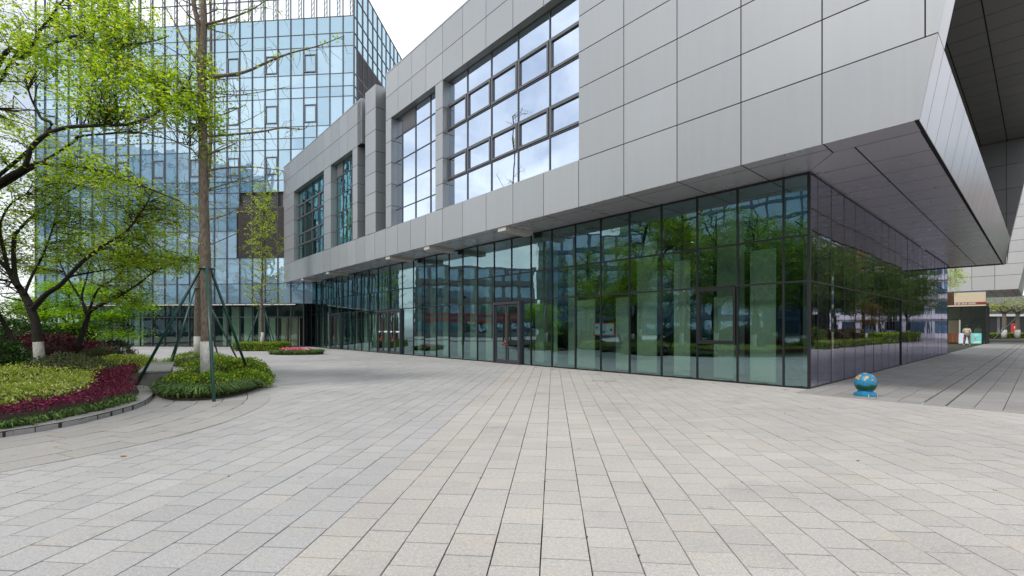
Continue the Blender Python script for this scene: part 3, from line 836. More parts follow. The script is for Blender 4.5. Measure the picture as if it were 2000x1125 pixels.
# ground floor glass, passage side
GBL = [0.0, 0.60, 1.70, 2.88, 4.02, 5.13, 6.28, 7.44, 8.50, 9.62, 10.80, 12.0, 13.2, 14.4, 15.6, 16.8, 18.0, 19.2, 20.4, 21.6, 22.8, 24.0]
fr = MB(); mws = .014
for t in GBL[1:]: sbox(fr, -0.015, .05, t - mws, t + mws, 0.0, 5.085)
for a, b in zip(GBL[:-1], GBL[1:]):
    for z in (2.53, 3.61, 5.05): sbox(fr, -.018, .05, a + mws, b - mws, z - .018, z + .018)
    sbox(fr, -.018, .05, a + mws, b - mws, 0, .03)
gwb = fr.build('glass_side', M['frame'], main)
for i, (a, b) in enumerate(zip(GBL[:-1], GBL[1:])):
    for z0, z1 in zip(ZR[:-1], ZR[1:]):
        rec = .035 if (i == 9 and z0 < 1) else 0.0
        B3('pane', gwb, -.012 + rec, rec, a + mws * .9, b - mws * .9, z0 + .01, z1 - .02, M['glass_side'], 0, (0, rng.normal(0, .0012), rng.normal(0, .0025)))
# far end wall of the ground floor
B3('end_wall', main, 0.02, 5.0, 24.05, 24.3, 0, 5.08, M['inner_dark'])

# interior behind the glass
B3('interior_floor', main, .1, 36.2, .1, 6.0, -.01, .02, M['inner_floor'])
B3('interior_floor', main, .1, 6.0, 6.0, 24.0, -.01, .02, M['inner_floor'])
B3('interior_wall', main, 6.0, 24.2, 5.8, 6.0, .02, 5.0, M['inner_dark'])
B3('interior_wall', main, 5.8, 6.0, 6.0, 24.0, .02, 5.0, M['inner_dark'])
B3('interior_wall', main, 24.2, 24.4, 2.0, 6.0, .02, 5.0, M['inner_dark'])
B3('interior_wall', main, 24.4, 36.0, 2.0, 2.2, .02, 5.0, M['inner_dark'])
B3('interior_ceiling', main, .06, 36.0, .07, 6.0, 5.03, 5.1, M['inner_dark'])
B3('interior_ceiling', main, .06, 6.0, 6.0, 24.0, 5.03, 5.1, M['inner_dark'])
for s, w, t, z1 in ((0.25, .0, .6, 0), (1.15, .62, .35, 3.45), (2.2, .55, .45, 2.3), (3.35, .5, .30, 3.4), (4.55, .7, .35, 4.1), (5.55, .55, .5, 2.45), (7.0, .9, .30, 2.42), (8.0, .42, .8, 4.6), (9.0, .26, .9, 4.7), (9.75, .5, .8, 4.2), (12.3, .62, .4, .95), (12.6, .4, .45, 4.2), (14.2, .5, .8, 4.4), (15.3, .4, .8, 4.0), (16.6, .45, .8, 4.6), (17.8, .5, .8, 4.4), (19.2, .4, .8, 4.6), (23.2, .5, .7, 4.0), (24.6, .45, .7, 4.4), (26.0, .5, .7, 4.2), (27.6, .45, .7, 4.6), (31.0, .5, .7, 4.0), (32.6, .4, .7, 4.6), (34, .4, .7, 4.0)):
    if w: B3('roller_blind', main, s - w/2, s + w/2, t, t + .03, .06 if z1 > 1 else .03, z1, M['blind'])
for s in (2.9, 11.0, 19.5, 27.0): B3('interior_column', main, s - .3, s + .3, 2.2 if s < 24 else 1.2, 2.8 if s < 24 else 1.8, .02, 5.02, M['column'])
for t in (5.5, 9.0, 13.5, 18, 22): B3('interior_column', main, 1.2, 1.7, t - .25, t + .25, .02, 5.02, M['column'])
for t in (3.4, 6.8, 8.9, 11.4, 14): B3('roller_blind', main, .5, .53, t - .3, t + .3, .06, 4.4, M['blind'])
# notice sheet fixed inside the glass
nb = B3('notice_board', main, 5.62, 6.48, .16, .18, 1.18, 1.62, M['lock_red'])
B3('notice_sheet', nb, 0, 0, 0, 0, 0, 0, M['white']) if False else None
obj('notice_sheet', box_mesh(.78, .01, .36, M['poster_blue']), nb, (0, -.016, 0))
for k in range(5): obj('notice_print', box_mesh(.09, .006, .07 + .04 * (k % 2), M['white'] if k % 2 else M['lamp']), nb, (-.3 + k * .15, -.025, .05 - .07 * (k % 3)))

# upper windows
def window(s0, s1, z0, z1, muls, rows, ops, glass, t=-1.32, louvres=()):
    f = MB(); ss = [s0] + sorted(muls) + [s1]; zz = [z0] + rows + [z1]; h = .016
    for s in ss: sbox(f, max(s - h, s0), min(s + h, s1), t - .05, t + .05, z0, z1)
    for z in zz:
        for a, b in zip(ss[:-1], ss[1:]): sbox(f, a + h, b - h, t - .045, t + .05, max(z - h, z0), min(z + h, z1))
    w = f.build('window', M['frame_grey'], main)
    for i, (a, b) in enumerate(zip(ss[:-1], ss[1:])):
        for j, (c, d) in enumerate(zip(zz[:-1], zz[1:])):
            if (i, j) in louvres:
                lv = MB(); k = c + .06
                while k < d - .05:
                    sbox(lv, a + .05, b - .05, t - .05, t - .005, k, k + .045); k += .085
                sbox(lv, a + .03, b - .03, t, t + .02, c + .03, d - .03, 1)
                lv.build('louvre', [M['louvre_light'], M['gap']], w); continue
            op = j in ops and (b - a) > .6
            ins = .10 if op else .02
            if op:
                cf = MB()
                for q_ in ((a + .03, a + .11, c + .03, d - .03), (b - .11, b - .03, c + .03, d - .03), (a + .11, b - .11, c + .03, c + .11), (a + .11, b - .11, d - .11, d - .03)):
                    sbox(cf, q_[0], q_[1], t - .075, t + .03, q_[2], q_[3])
                cf.build('casement', M['frame_grey'], w)
            B3('pane', w, a + ins, b - ins, t - .012, t, c + ins, d - ins, glass, 0, (rng.normal(0, .0012), 0, rng.normal(0, .0012)))
    return w
RZ = [7.71, 8.71, 9.82, 10.92]
window(5.60, 13.10, 6.50, 11.9, [7.10, 8.65, 10.16, 11.70], RZ, (1, 3), M['glass_up'])
window(13.63, 17.76, 6.50, 11.9, [14.51, 15.84, 17.13], [7.37, 8.57, 9.77, 10.97], (), M['glass_up'], louvres=((2, 4),))
window(22.48, 25.92, 6.50, 11.7, [23.3, 24.61, 25.6], [7.63, 8.63, 9.73, 10.84], (), M['glass_teal'], louvres=((2, 4),))
window(27.08, 33.44, 6.50, 11.7, [28.71, 30.18, 31.72, 33.2], [7.58, 8.49, 9.6, 10.67], (1, 3), M['glass_teal'])
# rooms behind the upper windows
rm = MB()
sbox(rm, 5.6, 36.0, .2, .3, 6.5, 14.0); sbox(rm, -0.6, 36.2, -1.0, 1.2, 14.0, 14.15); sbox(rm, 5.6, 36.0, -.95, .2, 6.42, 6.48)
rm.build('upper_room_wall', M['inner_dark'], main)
# blinds behind the far window
for k, s in enumerate((28.9, 30.1, 31.3, 32.5)):
    lv = MB(); z = 6.6
    top = (8.5, 9.6, 10.6, 9.6)[k]
    while z < top: sbox(lv, s - .55, s + .55, -.9, -.87, z, z + .03); z += .09
    lv.build('venetian_blind', M['blind'], main)

# ------------------------------------------------------------------ glass tower on the left
TRZ = math.atan2(DV[1], DV[0])
tower = thing('office_tower', 'tall pale blue glass tower with thin dark mullions behind the trees', 'building', (T0[0], T0[1], 0), TRZ)
XK = [0.0, -0.88] + [-0.88 - 1.068 * k for k in range(1, 26)]
XK[-1] = -27.36
ZT = [3.42, 5.03, 7.06, 9.24, 11.08, 12.28, 13.2, 15.6, 16.48, 17.38, 19.62, 20.42, 21.42, 23.55, 24.58, 25.88]
ZTOP = 29.1
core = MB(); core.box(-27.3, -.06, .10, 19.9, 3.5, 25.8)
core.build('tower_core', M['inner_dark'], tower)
fr = MB(); h = .018
for x in XK:
    fr.box(x - h, x + h, -.09, .06, 0.0, ZTOP)
for z in ZT + [27.5, 29.1]:
    for a, b in zip(XK[1:], XK[:-1]): fr.box(a + h, b - h, -.03, .06, z - .02, z + .02)
for z in (2.36,):
    for a, b in zip(XK[1:], XK[:-1]):
        if a < -4.4: fr.box(a + h, b - h, -.05, .06, z - .03, z + .03); fr.box(a + h, b - h, -.05, .06, 0, .05)
fr.build('mullion_frame', M['frame_grey'], tower)
_pm = {}
def tpane_mesh(w, hh, lev, mat):
    key = (round(w, 3), round(hh, 3), lev, mat.name)
    if key not in _pm:
        me = MB().box(-w/2, w/2, -.006, .006, -hh/2, hh/2).mesh('pane', mat)
        a = me.attributes.new('rnd', 'FLOAT', 'FACE'); a.data.foreach_set('value', np.full(6, lev / 7.0, np.float32)); _pm[key] = me
    return _pm[key]
cells = []
for i, (b, a) in enumerate(zip(XK[:-1], XK[1:])):
    for j, (c, d) in enumerate(zip(ZT[:-1], ZT[1:])):
        if 5.0 < c < 11.2 and j in (2, 3, 4 - 0) and -9.6 < a and b < -4: 
            if 6.9 < c < 11.1: continue
        cells.append((i, j, a, b, c, d))
vis_order = []
for (i, j, a, b, c, d) in cells:
    cx_, cz_ = (a + b) / 2, (c + d) / 2
    p = T0 + cx_ * DV; x, y = frame_xy(np.array([p[0], p[1], cz_]))
    ok = -10 < x < 2000 and -40 < y
    par = 560 - (x - 553) * 1.0
    if x > 560 and y > 325 - (x - 553) * .9: ok = False
    vis_order.append((b - a) * (d - c) if ok else 0.0)
order = np.argsort(-np.array(vis_order)); single = set(order[:290].tolist())
rest_v, rest_r = [], []
def level(a, c):
    f = int(c // 4.1); return int(np.clip(rng.normal(4.2 + 1.6 * math.sin(f * 2.1) + (0.8 if rng.random() < .3 else 0), 1.5), 0, 7))
for idx, (i, j, a, b, c, d) in enumerate(cells):
    lev = level(a, c) if c < 23.4 else 1
    if idx in single and vis_order[idx] > 0:
        o = obj('pane', tpane_mesh(b - a - .05, d - c - .05, lev, M['glass_tower']), tower, ((a + b)/2, .01, (c + d)/2), (rng.normal(0, .004), 0, rng.normal(0, .004)))
        if (i - 1) % 3 == 2 and i > 1 and round(d - c, 1) >= 1.9 and c > 11:
            cf = MB(); w0, w1, y0, y1 = a + .04, b - .04, d - 1.95, d - .55
            cf.box(w0, w0 + .07, -.07, 0, y0, y1); cf.box(w1 - .07, w1, -.07, 0, y0, y1); cf.box(w0 + .07, w1 - .07, -.07, 0, y0, y0 + .07); cf.box(w0 + .07, w1 - .07, -.07, 0, y1 - .07, y1)
            cf.build('casement', M['frame_grey'], tower)
    else:
        rest_v.append([(a + .025, .0, c + .025), (b - .025, .0, c + .025), (b - .025, .0, d - .025), (a + .025, .0, d - .025)]); rest_r.append(lev / 7.0)
# right flank of the tower
YK = [0.0, .6] + [0.6 + 1.07 * k for k in range(1, 19)]
fr = MB()
for y in YK: fr.box(-.06, .07, y - .02, y + .02, 12.0, ZTOP)
for z in [zz_ for zz_ in ZT if zz_ > 12] + [27.5, 29.1]:
    for a, b in zip(YK[:-1], YK[1:]): fr.box(-.06, .05, a + .03, b - .03, z - .028, z + .028)
fr.build('mullion_frame', M['frame_grey'], tower)
nflank = 0
for a, b in zip(YK[:-1], YK[1:]):
    for c, d in zip(ZT[:-1], ZT[1:]):
        if c < 12: continue
        if .55 < a < 6 and 19.5 < c < 23.5:
            continue
        rest_v.append([(.0, a + .03, c + .03), (.0, b - .03, c + .03), (.0, b - .03, d - .03), (.0, a + .03, d - .03)]); rest_r.append(level(a, c) / 7)
    rest_v.append([(.0, a + .03, 25.91), (.0, b - .03, 25.91), (.0, b - .03, 29.07), (.0, a + .03, 29.07)]); rest_r.append(.3)
o = obj('far_panes', quads_mesh('far_panes', np.array(rest_v), M['glass_tower'], rest_r), tower); o['kind'] = 'stuff'
lv = MB(); z = 19.65
while z < 23.5: lv.box(-.02, .04, .66, 6.9, z, z + .07); z += .13
lv.box(-.04, -.02, .66, 6.9, 19.62, 23.55, 1)
lv.build('louvre', [M['louvre'], M['gap']], tower)
# brown louvred box beside the long facade
lv = MB(); z = 7.1
lv.box(-9.53, -4.0, -.03, .0, 7.08, 11.06, 1)
while z < 11.05: lv.box(-9.53, -4.0, -.075, -.03, z, z + .06); z += .095
for x in (-9.56, -7.35, -5.2): lv.box(x - .03, x + .03, -.16, .0, 7.06, 11.08)
lv.build('louvre_box', [M['brown_louvre'], M['gap']], tower)
# roof screen: clear panes with trusses behind
scr = MB()
for b, a in zip(XK[:-1], XK[1:]):
    p = obj('screen_pane', tpane_mesh(b - a - .05, 3.16, 0, M['glass_clear']), tower, ((a + b)/2, .01, 27.49))
for k, x in enumerate(XK[1:]):
    x = x + .30
    for dx in (0, .22): scr.box(x + dx - .025, x + dx + .025, .6, .66, 25.8, 29.0)
    for z in np.arange(25.9, 28.9, .45): scr.tube([(x, .63, z), (x + .22, .63, z + .45)], .018, 4)
scr.build('roof_truss', M['lamp'], tower)
# lobby
lob = MB(); lob.box(-27.3, -4.2, 4.0, 4.2, 0, 3.4); lob.box(-27.3, -4.2, .1, 4.0, 3.3, 3.4)
lob.build('lobby_wall', M['inner_dark'], tower)
B_ = bx('lobby_floor', tower, -27.3, -4.2, .05, 4.0, -.012, .015, M['inner_floor'])
for k, (b, a) in enumerate(zip(XK[:-1], XK[1:])):
    if a < -4.6:
        if not (-6.3 < a and b < -4.0):
            obj('pane', tpane_mesh(b - a - .05, 2.26, 0, M['glass_tower_low']), tower, ((a + b)/2, .01, 1.2))
        obj('pane', tpane_mesh(b - a - .05, .96, 0, M['glass_tower_low']), tower, ((a + b)/2, .01, 2.88))
for x, w, z1 in ((-21.6, .5, 3.2), (-20.6, .6, 3.2), (-19.6, .5, 2.4), (-18.6, .8, 3.2), (-11.0, .45, 3.2), (-10.1, .75, 3.2), (-9.0, .8, 3.2), (-7.9, .6, 3.2), (-7.0, .5, 2.3), (-23.7, .7, 3.2), (-25.5, .6, 3.2), (-12.6, .4, 3.2)):
    bx('lobby_blind', tower, x - w/2, x + w/2, .5, .53, .05, z1, M['blind'])
bx('lobby_stripe', tower, -17.0, -12.8, .03, .035, 1.22, 1.28, M['blue_trim'])
# canopy rail over the lobby
cn = MB(); cn.box(-22.4, -4.3, -.75, -.68, 3.36, 3.42); cn.box(-22.4, -4.3, -.68, -.06, 3.40, 3.415)
cn.build('canopy', M['frame_grey'], tower)
cn = MB(); cn.tube([(-22.4, -.8, 3.30), (-4.3, -.8, 3.30)], .04, 8)
cn.build('canopy_rail', M['beam'], tower)
for x in XK:
    if -22.4 < x < -4.4: bx('canopy_bracket', tower, x - .03, x + .03, -.84, -.05, 3.22, 3.36, M['frame_grey'])
# lobby door
f = MB(); a, b = -6.22, -4.50
f.box(a, a + .08, -.12, .05, 0, 2.4); f.box(b - .08, b, -.12, .05, 0, 2.4); f.box(a + .08, b - .08, -.12, .05, 2.3, 2.4); f.box(a + .08, b - .08, -.1, .05, 0, .12); f.box((a+b)/2 - .06, (a+b)/2 + .06, -.1, .05, .12, 2.3)
d = f.build('door', M['door_frame'], tower)
for p0, p1 in ((a + .08, (a+b)/2 - .06), ((a+b)/2 + .06, b - .08)): obj('pane', tpane_mesh(p1 - p0, 2.18, 0, M['glass_tower_low']), d, ((p0+p1)/2, -.02, 1.21))
bx('handle', d, (a+b)/2 - .13, (a+b)/2 - .08, -.2, -.14, .5, 1.9, M['bronze'])
B_ = bx('door_screen', d, a + .1, b - .1, .30, .33, .05, 2.3, M['cream'])

# ------------------------------------------------------------------ second block at the end of the passage with the shop
rear = thing('rear_block', 'far grey clad block with leaning edge over the passage shop', 'building', tuple(st(0, 50)), MAIN_RZ)
rb = MB(); prism_t(rb, [(9, 5.1), (9, 14), (sl(14) + .03, 14), (sl(5.1) + .03, 5.1)], .04, 14)
rbk = rb.build('block_backing', M['gap'], rear)
M['clad_far'] = mat_cladding('far_cladding_metal', (0.47, 0.475, 0.485), 0.45, 0.2)
zz = [5.05, 6.38, 7.4, 8.45, 9.5, 10.55, 11.6, 12.7, 14.0]
ss = [9, 7.0, 5.45, 3.9, 2.35, .84, -.69]
for z0, z1 in zip(zz[:-1], zz[1:]):
    for a, b in zip(ss[:-1], ss[1:]): B3('cladding_panel', rbk, b + .015, a - .015, 0, .04, z0 + .015, z1 - .015, M['clad_far'])
    prism_t(MB(), [(-.705, z0 + .015), (-.705, z1 - .015), (sl(z1), z1 - .015), (sl(z0), z0 + .015)], 0, .04).build('cladding_panel', M['clad_far'], rbk)
    for k in range(8):
        prism_t(MB(), [(sl(z0) + .04, z0 + .01), (sl(z1) + .04, z1 - .01), (sl(z1), z1 - .01), (sl(z0), z0 + .01)], .045 + k * 1.7, .045 + (k + 1) * 1.7 - .02).build('side_panel', M['clad_side'], rbk)
B3('soffit_strip', rear, 9, -2.1, .05, 14, 5.03, 5.08, M['soffit'])
for k in range(3): B3('soffit_joint', rear, -.3 - k * .75, -.33 - k * .75, .1, 13.9, 5.022, 5.032, M['gap'])
shop = thing('corner_shop', 'small glass fronted shop with cream sign box under the far block', 'shop', tuple(st(0, 50)), MAIN_RZ)
B3('sign_box', shop, -.10, 2.08, .0, .5, 3.98, 5.0, M['cream'], .01)
for k in range(5): B3('slat', shop, 2.16 + k * .09, 2.20 + k * .09, .0, .1, 3.75, 4.95, M['wood_slat'])
B3('slat_backing', shop, 2.1, 3.5, .12, .5, 3.75, 4.95, M['gap'])
sb_ = B3('sign_band', shop, -.10, 2.05, -.02, .4, 3.74, 3.97, M['maroon'])
B3('sign_ledge', shop, -.12, 2.6, -.05, .4, 3.60, 3.73, M['cream'])
B3('blue_trim', shop, -.10, 2.1, -.01, .02, 4.95, 5.02, M['blue_trim'])
# white lettering on the band: small stroke-built characters with upright dividers
let = MB(); xx = -.90
for grp in (2, 2, 4, 5):
    for k in range(grp):
        for z in (.03, .09, .15): let.box(xx, xx + .075, -.012, 0, 3.77 + z, 3.77 + z + .022)
        let.box(xx + .03, xx + .046, -.012, 0, 3.78, 3.95)
        if k % 2: let.box(xx, xx + .014, -.012, 0, 3.78, 3.93)
        else: let.box(xx + .061, xx + .075, -.012, 0, 3.78, 3.93)
        xx += .098
    let.box(xx + .02, xx + .032, -.012, 0, 3.77, 3.95); xx += .075
let.build('lettering', M['white'], sb_, loc=(-.2, -.2, -3.855))
lf = MB()
for s in (-.08, .95, 1.60, 2.55): sbox(lf, s - .04, s + .04, .1, .2, 0, 3.6)
for z in (2.30, 3.56, .06): sbox(lf, -.08, 2.55, .11, .19, z - .04, z + .04)
sf = lf.build('shop_front', M['frame'], shop)
for a, b in ((-.04, .91), (.99, 1.56)):
    B3('pane', sf, a, b, .14, .155, .1, 2.26, M['glass_low']); B3('pane', sf, a, b, .14, .155, 2.34, 3.52, M['glass_low'])
B3('pane', sf, 1.64, 2.51, .14, .155, 2.34, 3.52, M['glass_low'])
B3('door_post', shop, 1.62, 1.72, -.02, .12, .0, 2.3, M['beam'])
B3('shop_floor', shop, -.1, 3.6, .2, 4, -.01, .02, M['inner_floor'])
B3('shop_back_wall', shop, -.1, 3.6, 3.9, 4, 0, 4, M['cream'])
B3('shop_side_wall', shop, -.14, -.1, .2, 4, 0, 3.6, M['inner_dark'])
B3('shop_counter', shop, 1.75, 3.0, 1.0, 1.5, .02, 1.0, M['wood'])
lf = MB()
for k in range(4): sbox(lf, 1.7 + k * .3, 1.7 + k * .3 + .2, .95, 1.0, .1, .95)
lf.build('counter_board', M['wood_slat'], shop)
B3('white_step', shop, 2.55, 3.1, -1.2, -.7, .0, .45, M['white'], .02)

# poster stands
def poster(sx, tx, col, label, accent, rz):
    p0 = st(sx, tx)
    r = thing('poster_stand', label, 'sign', tuple(p0), MAIN_RZ + rz)
    f = MB()
    for x in (-.36, .36): f.tube([(x, .25, .0), (x * .96, .02, 1.0)], .016, 6)
    f.tube([(-.36, .25, .3), (.36, .25, .3)], .012, 6)
    f.build('stand_frame', M['frame'], r)
    b = obj('poster_board', box_mesh(.80, .025, 1.0, col, .004), r, (0, -.03, .53), (R(-9), 0, 0))
    obj('poster_print', MB().lathe([(0.001, -.003), (.10, -.003), (.10, .003), (.001, .003)], 14).mesh('print', accent), b, (-.02, -.017, -.02), (R(90), 0, 0))
    obj('poster_print', box_mesh(.3, .006, .05, M['white']), b, (.05, -.016, .32)); obj('poster_print', box_mesh(.5, .006, .09, M['white']), b, (.08, -.016, -.36), (0, R(-14), 0))
    return r
poster(.55, 49.5, M['turq'], 'turquoise poster board standing at the right of the shop front', M['pink'], .05)
poster(1.28, 49.3, M['poster_blue'], 'pale blue and white poster board behind the standing person', M['pink'], -.02)

# ------------------------------------------------------------------ foliage machinery
def leaves_at(P, size, flat=0.5, aspect=0.55, droop=0.0, up=None):
    """diamond leaves at points P -> (n,4,3)"""
    n = len(P)
    az = rng.uniform(0, 2*np.pi, n); el = rng.normal(-droop, flat, n)
    d = np.stack([np.cos(az)*np.cos(el), np.sin(az)*np.cos(el), np.sin(el)], 1)
    rr = rng.normal(0, 1, (n, 3)) * flat + np.array([0, 0, 1.0])
    sd_ = np.cross(d, rr); sd_ /= np.linalg.norm(sd_, axis=1)[:, None] + 1e-9
    L = (size * rng.uniform(.65, 1.25, n))[:, None]
    a = P; tip = P + d * L
    m1 = P + d * L * .45 + sd_ * L * aspect * .5; m2 = P + d * L * .45 - sd_ * L * aspect * .5
    return np.stack([a, m1, tip, m2], 1)

def curve_pts(p, q, sag=0.0, n=4, wig=0.05):
    t = np.linspace(0, 1, n)[:, None]; L = np.linalg.norm(q - p)
    c = p + (q - p) * t
    c[:, 2] += sag * L * (4 * t[:, 0] * (1 - t[:, 0]))
    if n > 2: c[1:-1] += rng.normal(0, wig * L, (n - 2, 3))
    return c

def nz3(P, s):
    """cheap smooth noise in [-1,1]"""
    return (np.sin(P[:, 0]*s*1.7 + 1.3*np.sin(P[:, 1]*s*1.1)) + np.sin(P[:, 1]*s*1.9 + 1.7*np.sin(P[:, 2]*s*1.3)) + np.sin(P[:, 2]*s*2.1 + 1.1*np.sin(P[:, 0]*s*.9))) / 3

def grow_crown(wood, limb_pts, blobs, sub, per, size, spread=(.34, .34, .15), flat=.45, tw=.012, sagm=.1, aspect=.55, k=4, gap=None):
    """blobs: (centre, radii, nodes). Adds branchlets to wood, returns leaf points"""
    LP = np.vstack(limb_pts); out_ = []
    for c, r, nn in blobs:
        d = rng.normal(0, 1, (nn * 3, 3)); d /= np.linalg.norm(d, axis=1)[:, None]
        P = np.asarray(c) + d * np.asarray(r) * (rng.random((nn * 3, 1)) ** .40)
        if gap is not None: P = P[nz3(P, 1.1) > gap]
        P = P[:nn]
        for p in P:
            dd = np.linalg.norm((LP - p) * [1, 1, 1.3], axis=1) + 0.8 * np.maximum(0, LP[:, 2] - p[2])
            q = LP[dd.argmin()]
            cp = curve_pts(q, p, sagm, 5, .05)
            L = np.linalg.norm(p - q)
            wood.tube(cp, np.linspace(tw * min(1.6, .6 + .4 * L), tw * .35, 5), k, cap=False)
            dirn = (p - q) / (L + 1e-6)
            for _ in range(sub):
                e = p + rng.normal(0, 1, 3) * spread + dirn * rng.uniform(-.25, .35)
                b = cp[rng.integers(2, 5)]
                wood.tube(curve_pts(b, e, .06, 3, .04), [tw * .35, tw * .25, tw * .13], 3, cap=False)
                m = per
                u = rng.random((m, 1)) ** .7
                out_.append(b + (e - b) * (.25 + .85 * u) + rng.normal(0, 1, (m, 3)) * [.09, .09, .05])
    return np.vstack(out_)

def tree_obj(name, label, base, wood, leaf_pts, leaf_mat, size, bark, group=None, flat=.45, aspect=.55, band=None, droop=.1, cat='tree'):
    b = np.asarray(base, float)
    t = thing(name, label, cat, tuple(b), 0, group)
    wood.v = [(x - b[0], y - b[1], z - b[2]) for x, y, z in wood.v]
    wood.build('trunk', bark, t, smooth=True)
    if leaf_pts is not None and len(leaf_pts):
        Lq = leaves_at(leaf_pts - b, size, flat, aspect, droop)
        obj('crown', quads_mesh('crown', Lq, leaf_mat, rng.random(len(Lq))), t)
    if band is not None:
        bd = MB(); pts, rad = band
        bd.tube(np.asarray(pts) - b, rad, 12); bd.build('painted_band', M['limewash'], t, smooth=True)
    return t

def limb(px, Y0, Y1=None, r0=.1, r1=.02, wood=None, k=7, dense=6):
    """polyline through photograph points, depth running from Y0 to Y1"""
    n = len(px); Ys = np.linspace(Y0, Y1 if Y1 else Y0, n)
    P = np.array([at(x, y, Y) for (x, y), Y in zip(px, Ys)])
    P = catmull3(P, dense)
    wood.tube(P, np.linspace(r0, r1, len(P)), k)
    return P
def catmull3(P, n):
    out_ = []
    for i in range(len(P) - 1):
        p0 = P[max(i-1, 0)]; p1 = P[i]; p2 = P[i+1]; p3 = P[min(i+2, len(P)-1)]
        for k in range(n):
            t = k / n
            out_.append(0.5 * ((2*p1) + (-p0+p2)*t + (2*p0-5*p1+4*p2-p3)*t*t + (-p0+3*p1-3*p2+p3)*t**3))
    out_.append(P[-1]); return np.array(out_)
def Bl(x, y, Y, rx, ry, rz, n):
    """leaf cloud centred on a photograph point at depth Y, radii in metres"""
    return (at(x, y, Y), (rx, ry, rz), n)

# -- tree reaching in from beyond the left edge
w = MB(); L = []
base0 = np.array([-15.4, 12.0, .1])
trunk = np.array([base0, base0 + [.1, 0, 1.5], base0 + [.3, -.1, 2.8], base0 + [.7, -.2, 3.8]])
w.tube(catmull3(trunk, 5), np.linspace(.16, .085, 16), 10); L.append(trunk)
f0 = trunk[-1]
def limb_from(p, px, Y0, Y1, r0, r1, dense=6):
    n = len(px); Ys = np.linspace(Y0, Y1, n)
    P = np.vstack([[p], [at(x, y, Y) for (x, y), Y in zip(px, Ys)]])
    P = catmull3(P, dense); w.tube(P, np.linspace(r0, r1, len(P)), 8); L.append(P); return P
limb_from(f0, [(0, 355), (46, 327), (62, 288), (88, 264), (130, 249), (196, 245), (256, 242), (300, 224), (322, 202), (345, 188), (364, 166), (376, 140)], 11.2, 10.2, .066, .009)
limb_from(f0, [(46, 331), (107, 322), (178, 331), (249, 352), (302, 373), (350, 392)], 11.2, 10.4, .06, .01)
p = limb_from(f0 + [.1, .1, .5], [(0, 119), (43, 114), (68, 82), (78, 60), (98, 34), (120, 5), (150, -30)], 11.5, 11.0, .06, .012)
limb_from(p[12], [(142, 71), (199, 84), (249, 87), (300, 80), (330, 70)], 11.2, 10.6, .035, .008)
limb_from(f0 + [.1, .1, .5], [(20, 122), (70, 108), (130, 118), (190, 122), (250, 118)], 11.6, 11.8, .035, .008)
limb_from(f0, [(85, 267), (78, 228), (60, 190), (50, 150)], 11.2, 11.6, .05, .012)
limb_from(f0, [(125, 290), (150, 268), (200, 262), (260, 258), (320, 270), (372, 285)], 11.0, 10.8, .035, .008)
blobs = [Bl(60, 40, 11.3, 1.1, .9, .7, 26), Bl(170, 30, 11.2, 1.2, .9, .7, 34), Bl(250, 70, 10.8, .85, .8, .6, 30), Bl(130, 130, 11.2, 1.2, .9, .6, 34),
         Bl(230, 160, 10.8, 1.0, .9, .55, 38), Bl(310, 165, 10.5, .7, .8, .55, 30), Bl(345, 240, 10.4, .5, .7, .5, 20), Bl(200, 220, 10.8, 1.3, .9, .45, 34),
         Bl(90, 210, 11.2, 1.0, .9, .5, 22), Bl(300, 285, 10.6, .8, .8, .4, 22), Bl(40, 180, 11.5, .7, .8, .6, 16), Bl(25, 290, 11.5, .8, .8, .7, 18), Bl(130, 0, 11.4, 1.6, 1.2, .8, 34), Bl(380, 215, 10.4, .35, .5, .5, 12),
         (base0 + [-.6, 0, 5.6], (2.2, 2.0, 1.6), 70), (base0 + [1.5, .4, 7.6], (2.4, 2.0, 1.1), 60), Bl(150, 330, 10.8, .9, .8, .35, 18), Bl(270, 350, 10.6, .7, .7, .3, 14)]
lp = grow_crown(w, L, [(c_, r_, int(n_ * .95)) for c_, r_, n_ in blobs], 6, 11, .085, (.30, .30, .15), gap=-.18)
tree_obj('broadleaf_tree', 'bright green tree leaning in over the left edge with one long arching limb', base0, w, lp, M['leaf_spring'], .085, M['bark_dark'], 'leafy trees in the planting bed')

# -- tree standing in the bed, white painted foot
w = MB(); L = []
Y = 12.5
b1 = at(78, 726, Y); b1[2] = .12
tr = [(78, 726), (76, 690), (74, 660), (69, 628), (59, 600)]
L.append(limb(tr, Y, Y, .112, .095, w, 10))
f1 = L[0][-1]
L.append(limb([(59, 600), (47, 576), (28, 548), (16, 526), (-4, 508), (-40, 480), (-80, 440)], Y, Y + .4, .10, .03, w))
L.append(limb([(36, 560), (28, 530), (27, 470), (36, 450), (70, 417), (100, 396), (140, 370), (190, 340)], Y, Y + .6, .065, .01, w))
L.append(limb([(62, 606), (90, 575), (118, 556), (158, 514), (198, 482), (246, 452), (284, 402), (300, 370)], Y, Y - .8, .075, .01, w))
L.append(limb([(62, 600), (80, 582), (112, 558), (140, 540), (190, 530), (240, 520), (300, 490)], Y, Y + .9, .045, .01, w))
L.append(limb([(47, 576), (62, 540), (78, 510), (95, 470), (110, 420), (120, 380)], Y, Y + .8, .04, .01, w))
L.append(limb([(16, 526), (5, 480), (0, 440), (20, 400), (50, 380)], Y, Y - .5, .05, .01, w))
